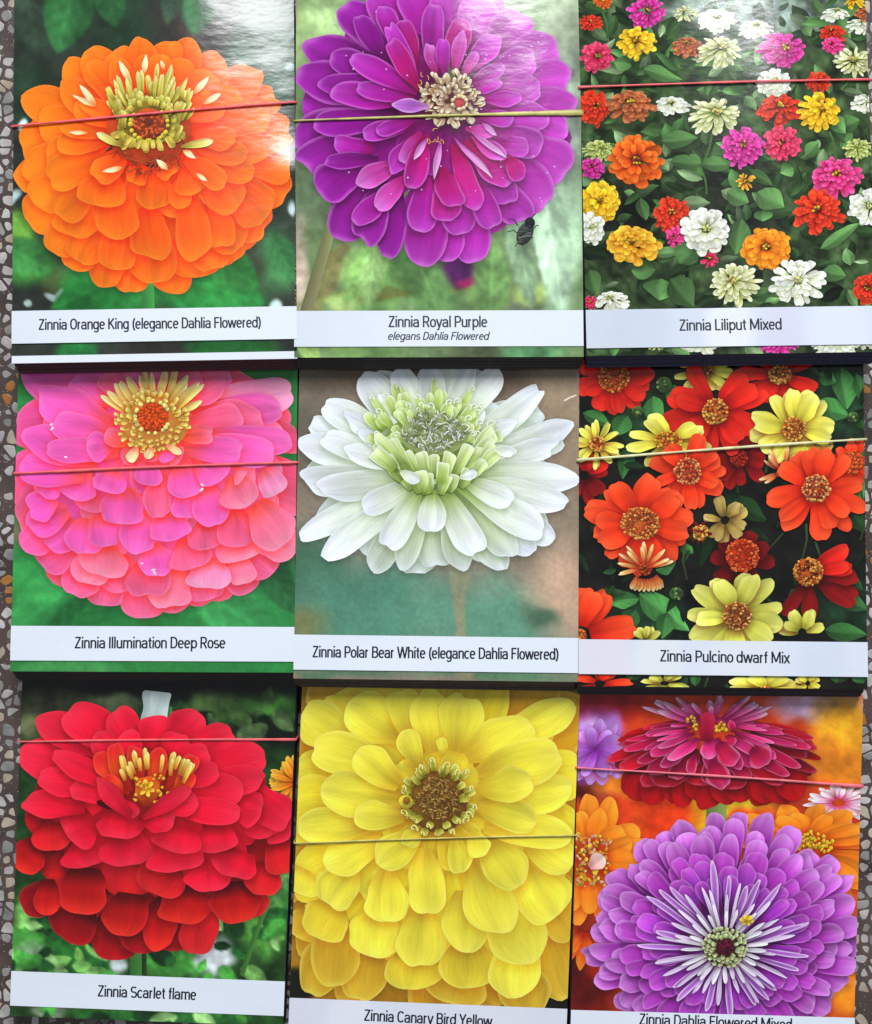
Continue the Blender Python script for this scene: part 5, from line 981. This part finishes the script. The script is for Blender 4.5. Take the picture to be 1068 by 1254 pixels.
def text_mesh(txt, fr, xl, yl, xr, yr, capx, z_, parent, italic=0.0, name='caption_text'):
    """caption lettering: fitted between two photo points on the baseline, cap height in photo pixels"""
    u, v = fr.loc(np.array([xl, xr]), np.array([yl, yr])); cap = capx * fr.sc
    tot = sum(GLYPH[ch][0] for ch in txt) - .8; sx = (u[1] - u[0]) / tot; sy = cap / 10
    hwx = .70; V, F = [], []; x = -.4; q = 0
    for ch in txt:
        adv, strokes = GLYPH[ch]
        for st in strokes:
            P = np.array(st, float); P[:, 0] += x + italic * P[:, 1] * sy / sx; 
            P = np.stack([P[:, 0] * sx, P[:, 1] * sy], 1)
            d = np.gradient(P, axis=0); d /= np.hypot(d[:, 0], d[:, 1])[:, None] + 1e-12
            hw = hwx * sy * (.92 + .12 * np.abs(d[:, 1]))
            nrm = np.stack([-d[:, 1], d[:, 0]], 1) * hw[:, None]
            o = len(V); zz_ = z_ + (q % 7) * 2e-6; q += 1
            for a, n_ in zip(P, nrm):
                for sgn in (1, -1):
                    px, py = a + sgn * n_; V.append((u[0] + px, v[0] + (v[1] - v[0]) * px / (u[1] - u[0]) + py, zz_))
            for i in range(len(P) - 1): F.append((o + 2 * i, o + 2 * i + 1, o + 2 * i + 3, o + 2 * i + 2))
        x += adv
    return mesh_obj(name, V, F, M_INK, parent)

# ------------------------------------------------------------------ floor
def floor_material():
    m, nt, b = new_mat('terrazzo_ground'); N = nt.nodes; L = nt.links
    g = N.new('ShaderNodeNewGeometry')
    n = N.new('ShaderNodeTexNoise'); n.inputs['Scale'].default_value = 60; n.inputs['Detail'].default_value = 6; L.new(g.outputs['Position'], n.inputs['Vector'])
    r = N.new('ShaderNodeValToRGB'); r.color_ramp.elements[0].position = .3; r.color_ramp.elements[0].color = (*lin(rgb(58, 46, 44)), 1); r.color_ramp.elements[1].position = .75; r.color_ramp.elements[1].color = (*lin(rgb(96, 80, 74)), 1)
    L.new(n.outputs['Fac'], r.inputs[0])
    v = N.new('ShaderNodeTexVoronoi'); v.inputs['Scale'].default_value = 900; L.new(g.outputs['Position'], v.inputs['Vector'])
    r2 = N.new('ShaderNodeValToRGB'); r2.color_ramp.elements[0].position = .12; r2.color_ramp.elements[0].color = (1, 1, 1, 1); r2.color_ramp.elements[1].position = .2; r2.color_ramp.elements[1].color = (0, 0, 0, 1)
    L.new(v.outputs['Distance'], r2.inputs[0])
    mx = N.new('ShaderNodeMix'); mx.data_type = 'RGBA'; L.new(r2.outputs[0], mx.inputs[0]); L.new(r.outputs[0], mx.inputs[6]); mx.inputs[7].default_value = (*lin(rgb(150, 138, 128)), 1)
    def mth(op, a, b_=None):
        n_ = N.new('ShaderNodeMath'); n_.operation = op
        for i, x in enumerate((a, b_)):
            if x is None: continue
            if isinstance(x, (int, float)): n_.inputs[i].default_value = x
            else: L.new(x, n_.inputs[i])
        return n_.outputs[0]
    sp = N.new('ShaderNodeSeparateXYZ'); L.new(g.outputs['Position'], sp.inputs[0]); ax = mth('ABSOLUTE', sp.outputs[0]); ay = mth('ABSOLUTE', sp.outputs[1])
    inner = mth('MULTIPLY', mth('LESS_THAN', ax, .1125), mth('LESS_THAN', ay, .1985)); outer = mth('MULTIPLY', mth('LESS_THAN', ax, .1905), mth('LESS_THAN', ay, .2105))
    far_ = mth('SUBTRACT', 1.0, mth('SUBTRACT', outer, inner))
    vd = N.new('ShaderNodeTexVoronoi'); vd.feature = 'DISTANCE_TO_EDGE'; vd.inputs['Scale'].default_value = 290; vc = N.new('ShaderNodeTexVoronoi'); vc.inputs['Scale'].default_value = 290
    for v_ in (vd, vc): v_.voronoi_dimensions = '2D'; L.new(g.outputs['Position'], v_.inputs['Vector'])
    cs = N.new('ShaderNodeSeparateColor'); L.new(vc.outputs['Color'], cs.inputs[0])
    chip = mth('MULTIPLY', mth('GREATER_THAN', vd.outputs['Distance'], mth('ADD', mth('MULTIPLY', cs.outputs[0], .26), .05)), far_)
    rc = N.new('ShaderNodeValToRGB'); rc.color_ramp.elements[0].color = (*lin(rgb(110, 106, 104)), 1); rc.color_ramp.elements[1].color = (*lin(rgb(188, 183, 179)), 1); L.new(cs.outputs[1], rc.inputs[0])
    mc = N.new('ShaderNodeMix'); mc.data_type = 'RGBA'; L.new(chip, mc.inputs[0]); L.new(mx.outputs[2], mc.inputs[6]); L.new(rc.outputs[0], mc.inputs[7])
    L.new(mc.outputs[2], b.inputs['Base Color']); b.inputs['Roughness'].default_value = .42
    bp = N.new('ShaderNodeBump'); bp.inputs['Distance'].default_value = .0002; L.new(n.outputs['Fac'], bp.inputs['Height']); L.new(bp.outputs[0], b.inputs['Normal'])
    return m
fl = mesh_obj('floor', [(-.9, -.9, 0), (.9, -.9, 0), (.9, .9, 0), (-.9, .9, 0)], [(0, 1, 2, 3)], floor_material())
fl['kind'] = 'structure'
def chip_material(name, a, b_):
    m, nt, b = new_mat(name); N = nt.nodes; L = nt.links
    oi = N.new('ShaderNodeObjectInfo'); g = N.new('ShaderNodeNewGeometry')
    n = N.new('ShaderNodeTexNoise'); n.inputs['Scale'].default_value = 420; n.inputs['Detail'].default_value = 5; L.new(g.outputs['Position'], n.inputs['Vector'])
    ad = N.new('ShaderNodeMath'); ad.operation = 'MULTIPLY_ADD'; L.new(n.outputs['Fac'], ad.inputs[0]); ad.inputs[1].default_value = .55
    n3 = N.new('ShaderNodeTexNoise'); n3.inputs['Scale'].default_value = 90; L.new(g.outputs['Position'], n3.inputs['Vector']); L.new(n3.outputs['Fac'], ad.inputs[2])
    r = N.new('ShaderNodeValToRGB'); r.color_ramp.elements[0].position = .45; r.color_ramp.elements[0].color = (*lin(a), 1); r.color_ramp.elements[1].position = 1.0; r.color_ramp.elements[1].color = (*lin(b_), 1)
    L.new(ad.outputs[0], r.inputs[0]); L.new(r.outputs[0], b.inputs['Base Color']); b.inputs['Roughness'].default_value = .35
    return m
CH = [chip_material('pale_stone', rgb(136, 130, 127), rgb(200, 195, 192)), chip_material('grey_stone', rgb(104, 102, 102), rgb(160, 158, 156)), chip_material('tan_stone', rgb(140, 124, 106), rgb(196, 182, 164)), chip_material('rust_stone', rgb(140, 84, 36), rgb(176, 120, 60))]
def chip_geo(pts, top=.00012):
    n = len(pts); cx = sum(p[0] for p in pts) / n; cy = sum(p[1] for p in pts) / n
    V = [(p[0], p[1], -.0005) for p in pts] + [(p[0], p[1], top * .6) for p in pts] + [(cx + (p[0] - cx) * .9, cy + (p[1] - cy) * .9, top) for p in pts]
    F = []
    for k in range(n):
        j = (k + 1) % n; F += [(k, j, n + j, n + k), (n + k, n + j, 2 * n + j, 2 * n + k)]
    F.append(tuple(range(2 * n, 3 * n)))
    return V, F
GS = .0034
def seedpt(i, j):
    r = np.random.default_rng((i + 500) * 1009 + (j + 500)); return ((i + r.uniform(.08, .92)) * GS, (j + r.uniform(.08, .92)) * GS), r
def cellpoly(i, j):
    (x, y), r = seedpt(i, j); P = [(x - 3 * GS, y - 3 * GS), (x + 3 * GS, y - 3 * GS), (x + 3 * GS, y + 3 * GS), (x - 3 * GS, y + 3 * GS)]
    for a in range(-2, 3):
        for b in range(-2, 3):
            if a == b == 0: continue
            (X, Y), _ = seedpt(i + a, j + b); mx, my, nx, ny = (x + X) / 2, (y + Y) / 2, X - x, Y - y; Q = []
            for k in range(len(P)):
                p, q = P[k - 1], P[k]; dp = (p[0] - mx) * nx + (p[1] - my) * ny; dq = (q[0] - mx) * nx + (q[1] - my) * ny
                if (dp < 0) != (dq < 0): t = dp / (dp - dq); Q.append((p[0] + (q[0] - p[0]) * t, p[1] + (q[1] - p[1]) * t))
                if dq < 0: Q.append(q)
            P = Q
    cx = sum(p[0] for p in P) / len(P); cy = sum(p[1] for p in P) / len(P); sh = r.uniform(.5, .9); out = []
    for k in range(len(P)):                                             # worn corners
        a, b, c_ = P[k - 1], P[k], P[(k + 1) % len(P)]; f = r.uniform(.12, .3)
        for p in ((b[0] + (a[0] - b[0]) * f, b[1] + (a[1] - b[1]) * f), (b[0] + (c_[0] - b[0]) * f, b[1] + (c_[1] - b[1]) * f)):
            g = sh * r.uniform(.94, 1.04); out.append((cx + (p[0] - cx) * g, cy + (p[1] - cy) * g))
    return cx, cy, out, r
RUST = [(-.1235, .036), (-.1235, -.023), (.1265, .034), (.1262, -.011), (.1262, -.0575)]
near, far = [], []
for i in range(-56, 56):
    for j in range(-62, 62):
        x, y = (i + .5) * GS, (j + .5) * GS
        if abs(x) < .114 and abs(y) < .2: continue
        cx, cy, P, r = cellpoly(i, j)
        if r.random() < .16: continue
        d = min(math.hypot(cx - a, cy - b) for a, b in RUST)
        (near if (abs(cx) < .132 and abs(cy) < .165) else far).append((P, 3 if d < .0042 else int(r.choice(3, p=[.6, .26, .14])), abs(cx)))
near.sort(key=lambda t: t[2]); far += near[300:]; near = near[:300]
for (P, m_, _) in near:
    V, F = chip_geo(P); mesh_obj('stone_chip', V, F, CH[m_], fl)
fv = {i: ([], []) for i in range(4)}
for (P, m_, _) in far:
    V, F = chip_geo(P); VV, FF = fv[m_]; o = len(VV); VV += V; FF += [tuple(i + o for i in f) for f in F]
for i, (VV, FF) in fv.items():
    if not VV: continue
    o = mesh_obj('stone_chips', VV, FF, CH[i], fl); o['kind'] = 'stuff'

# ------------------------------------------------------------------ bundles of packets
INFO = dict(
 orange=(paint_orange, 'seed packet printed with one big orange zinnia', 'red', rgb(70, 22, 30)), purple=(paint_purple, 'seed packet printed with one purple zinnia and a small beetle', 'olive', rgb(44, 36, 34)),
 liliput=(paint_liliput, 'seed packet printed with a bed of many small mixed-colour zinnias', 'red', rgb(38, 40, 74)), pink=(paint_pink, 'seed packet printed with one deep pink zinnia', 'red', rgb(26, 22, 22)),
 white=(paint_white, 'seed packet printed with one white zinnia with green centre', None, rgb(70, 52, 42)), pulcino=(paint_pulcino, 'seed packet printed with red and yellow single zinnias', 'cream', rgb(34, 24, 34)),
 scarlet=(paint_scarlet, 'seed packet printed with one scarlet red zinnia', 'red', rgb(20, 20, 24)), yellow=(paint_yellow, 'seed packet printed with one yellow zinnia filling the picture', 'straw', rgb(30, 28, 40)),
 dahlia=(paint_dahlia, 'seed packet printed with a lavender zinnia below a crimson one', 'rose', rgb(30, 26, 40)))
SHORT = dict(orange='big orange zinnia', purple='purple zinnia', liliput='bed of small mixed zinnias', pink='deep pink zinnia', white='white zinnia', pulcino='red and yellow single zinnias', scarlet='scarlet zinnia', yellow='yellow zinnia', dahlia='lavender zinnia')
TEXT = dict(
 orange=[('Zinnia Orange King (elegance Dahlia Flowered)', 48, 404.5, 320, 401.5, 13.5, 0)],
 purple=[('Zinnia Royal Purple', 476, 401, 596.5, 401, 14, 0), ('elegans Dahlia Flowered', 475, 416.5, 598, 416.5, 9.8, .22)],
 liliput=[('Zinnia Liliput Mixed', 832, 405.5, 957, 404, 14, 0)], pink=[('Zinnia Illumination Deep Rose', 92, 794, 276, 794, 14, 0)],
 white=[('Zinnia Polar Bear White (elegance Dahlia Flowered)', 383, 805, 684, 808, 14, 0)], pulcino=[('Zinnia Pulcino dwarf Mix', 808, 810, 966, 812.5, 14, 0)],
 scarlet=[('Zinnia Scarlet flame', 120, 1220, 240, 1224.5, 14, 0)], yellow=[('Zinnia Canary Bird Yellow', 446, 1249.5, 602, 1257, 14, 0)], dahlia=[('Zinnia Dahlia Flowered Mixed', 782.5, 1254, 969, 1260.5, 14, 0)])
BANDC = dict(red=rubber_material('red_rubber', rgb(246, 98, 106)), olive=rubber_material('olive_rubber', rgb(196, 188, 104)), cream=rubber_material('cream_rubber', rgb(222, 222, 168)), straw=rubber_material('straw_rubber', rgb(206, 192, 96)), rose=rubber_material('rose_rubber', rgb(238, 116, 130)))
BAND = dict(orange=(17, 155, 359, 126, 'red', 3.8, 3.6), purple=(362, 148, 712, 138.5, 'olive', 3.2, 9.0), liliput=(716, 107, 1070, 98, 'red', 3.6, 4.0), pink=(16, 579.5, 362, 566.5, 'red', 4.6, 3.6), pulcino=(712, 563, 1063, 538, 'cream', 4.2, 4.2), scarlet=(25, 907.5, 357, 905.5, 'red', 3.2, 4.0), yellow=(362, 1031.5, 702, 1022.5, 'straw', 2.6, 2.6), dahlia=(706, 939, 1051, 962, 'rose', 3.0, 5.4))
BLAB = dict(orange='thin red rubber band across the orange zinnia packet', purple='olive green rubber band, wide at one end, across the purple zinnia packet', liliput='red rubber band across the packet of many small mixed zinnias', pink='red rubber band across the pink zinnia packet', pulcino='cream rubber band across the red and yellow zinnias packet', scarlet='red rubber band across the scarlet zinnia packet', yellow='thin straw coloured band across the yellow zinnia packet', dahlia='rose pink rubber band across the crimson and lavender zinnia packet')
STRIP = {n: rgb(226, 233, 244) for n in INFO}
STRIP.update(liliput=rgb(214, 222, 236), pulcino=rgb(218, 224, 238), yellow=rgb(218, 222, 236))
GHOST = dict(liliput=[(-.001, .008, rgb(238, 242, 250), .8), (.030, .010, rgb(226, 232, 244), .7), (-.026, .010, rgb(206, 214, 230), .6), (.014, .006, rgb(216, 214, 236), .7)], pulcino=[(-.034, .010, rgb(228, 222, 232), .7), (-.018, .008, rgb(228, 232, 236), .7), (.006, .012, rgb(226, 230, 236), .6), (.028, .008, rgb(210, 218, 234), .7)], yellow=[(-.022, .008, rgb(232, 234, 242), .7), (.020, .012, rgb(226, 226, 236), .6)])
ORD = ['', 'second', 'third', 'fourth', 'fifth', 'sixth', 'seventh']
SHEAR = {1: 0.00042, 2: 0.00040, 3: 0.00015}

def band(name, fr, ztop):
    x0, y0, x1, y1, mt, w0, w1 = BAND[name]
    u, v = fr.loc(np.array([x0, x1]), np.array([y0, y1])); hw = fr.w / 2 + .00055
    sl = (v[1] - v[0]) / (u[1] - u[0]); vm = v[0] - sl * u[0]
    t = BAND_T; zt = ztop + t * .45; zb = -TH - t * .42; pts = []
    r = .0008; N = 26
    path = [(x, zt + .00004 * math.sin(x * 180 + 1)) for x in np.linspace(-hw + r, hw - r, N)]
    path += [(hw - r + r * math.sin(a), zt - r + r * math.cos(a)) for a in np.linspace(.3, PI / 2, 4)]
    path += [(hw, z_) for z_ in np.linspace(zt - 2 * r, zb + 2 * r, 5)]
    path += [(hw - r + r * math.cos(a), zb + r - r * math.sin(a)) for a in np.linspace(0, PI / 2 - .3, 4)]
    path += [(x, zb) for x in np.linspace(hw - r, -hw + r, N)]
    path += [(-hw + r - r * math.sin(a), zb + r - r * math.cos(a)) for a in np.linspace(.3, PI / 2, 4)]
    path += [(-hw, z_) for z_ in np.linspace(zb + 2 * r, zt - 2 * r, 5)]
    path += [(-hw + r - r * math.cos(a), zt - r + r * math.sin(a)) for a in np.linspace(0, PI / 2 - .3, 4)]
    n = len(path); V, F = [], []; m = 8
    for i, (x, z_) in enumerate(path):
        a, b = path[i - 1], path[(i + 1) % n]; dx, dz = b[0] - a[0], b[1] - a[1]; l = math.hypot(dx, dz) + 1e-12; nx_, nz_ = -dz / l, dx / l
        q = (x + hw) / (2 * hw); wd = (w0 + (w1 - w0) * q ** 2.2) * fr.sc * .74 * (1 + .16 * math.sin(x * 130 + w0 * 9) + .10 * math.sin(x * 310 + 2) + .06 * math.sin(x * 900))
        yv = vm + sl * x + .00022 * math.sin(x * 46 + 1.3)
        for k in range(m):
            a_ = 2 * PI * k / m; cy = math.copysign(abs(math.cos(a_)) ** .7, math.cos(a_)); cz = math.copysign(abs(math.sin(a_)) ** .7, math.sin(a_))
            V.append((x + nx_ * cz * t / 2, yv + cy * wd / 2, z_ + nz_ * cz * t / 2))
    for i in range(n):
        for k in range(m):
            F.append((i * m + k, ((i + 1) % n) * m + k, ((i + 1) % n) * m + (k + 1) % m, i * m + (k + 1) % m))
    o = mesh_obj('rubber_band', V, F, BANDC[mt], None, smooth=True); o.matrix_world = fr.mat
    o['label'] = BLAB[name]; o['category'] = 'rubber band'; o['group'] = 'bands round the packet bundles'

for name, (fn, lab, bandc, edge) in INFO.items():
    rng = np.random.default_rng(sum(map(ord, name)) * 7 + 3)
    M_PRINT = M_PRINTS.get(name, M_FLAT)
    fr = Frame(name); row, x0, x1, yb, rot, st, sb = SPEC[name]
    root = empty('seed_packet', fr.mat, lab + ', top of its bundle', 'seed packet', 'printed packets on top of the bundles')
    pm = paper_material('packet_paper_' + name, edge, .45)
    pme = pouch_mesh('pouch', fr.w, fr.h, T_PACK * .94, pm)
    po = bpy.data.objects.new('pouch', pme); col.objects.link(po); po.parent = root
    zt = bake(fn(), fr, root)
    cx = (x0 + x1) / 2
    u, v = fr.loc(np.array([cx - 10, cx - 10]), np.array([st, sb]))
    hw = fr.w / 2 - .00001
    strip = rect_print('caption_strip', -hw, hw, float(v[1]), float(v[0]), zt, STRIP[name], root, GHOST.get(name, ()))
    for (txt, xl, yl, xr, yr, cap, it) in TEXT[name]:
        text_mesh(txt, fr, xl, yl, xr, yr, cap, zt + 2e-5, strip, it)
    # packets underneath, each slid out a little further
    for k in range(1, N_PACK):
        dx = U(-.00035, .00035); dy = -SHEAR[row] * k * U(.7, 1.2)
        if name == 'orange': dy -= .0013
        mt = fr.mat @ Matrix.Translation((dx, dy, -T_PACK * k)) @ Matrix.Rotation(math.radians(U(-.25, .25)), 4, 'Z')
        p2 = bpy.data.objects.new('seed_packet', pme); col.objects.link(p2); p2.matrix_world = mt
        p2['label'] = f"{ORD[k]} packet down in the bundle topped by the {SHORT[name]} packet"; p2['category'] = 'seed packet'; p2['group'] = f'packets under the {SHORT[name]}'
    if name == 'orange':                                                # folded white hem along the bottom of this packet
        y0, y1, z0, z1 = -.0021, .00012, -.00035, 1.2e-5; X0, X1 = -hw, hw
        V = [(X0, y0, z0), (X1, y0, z0), (X1, y1, z0), (X0, y1, z0), (X0, y0, z1), (X1, y0, z1), (X1, y1, z1), (X0, y1, z1)]
        mesh_obj('white_hem', V, [(3, 2, 1, 0), (4, 5, 6, 7), (0, 1, 5, 4), (1, 2, 6, 5), (2, 3, 7, 6), (3, 0, 4, 7)], M_FLAT, root, np.tile(lin(rgb(228, 234, 244)), (8, 1)))
    if bandc: band(name, fr, zt)
bpy.context.view_layer.update()
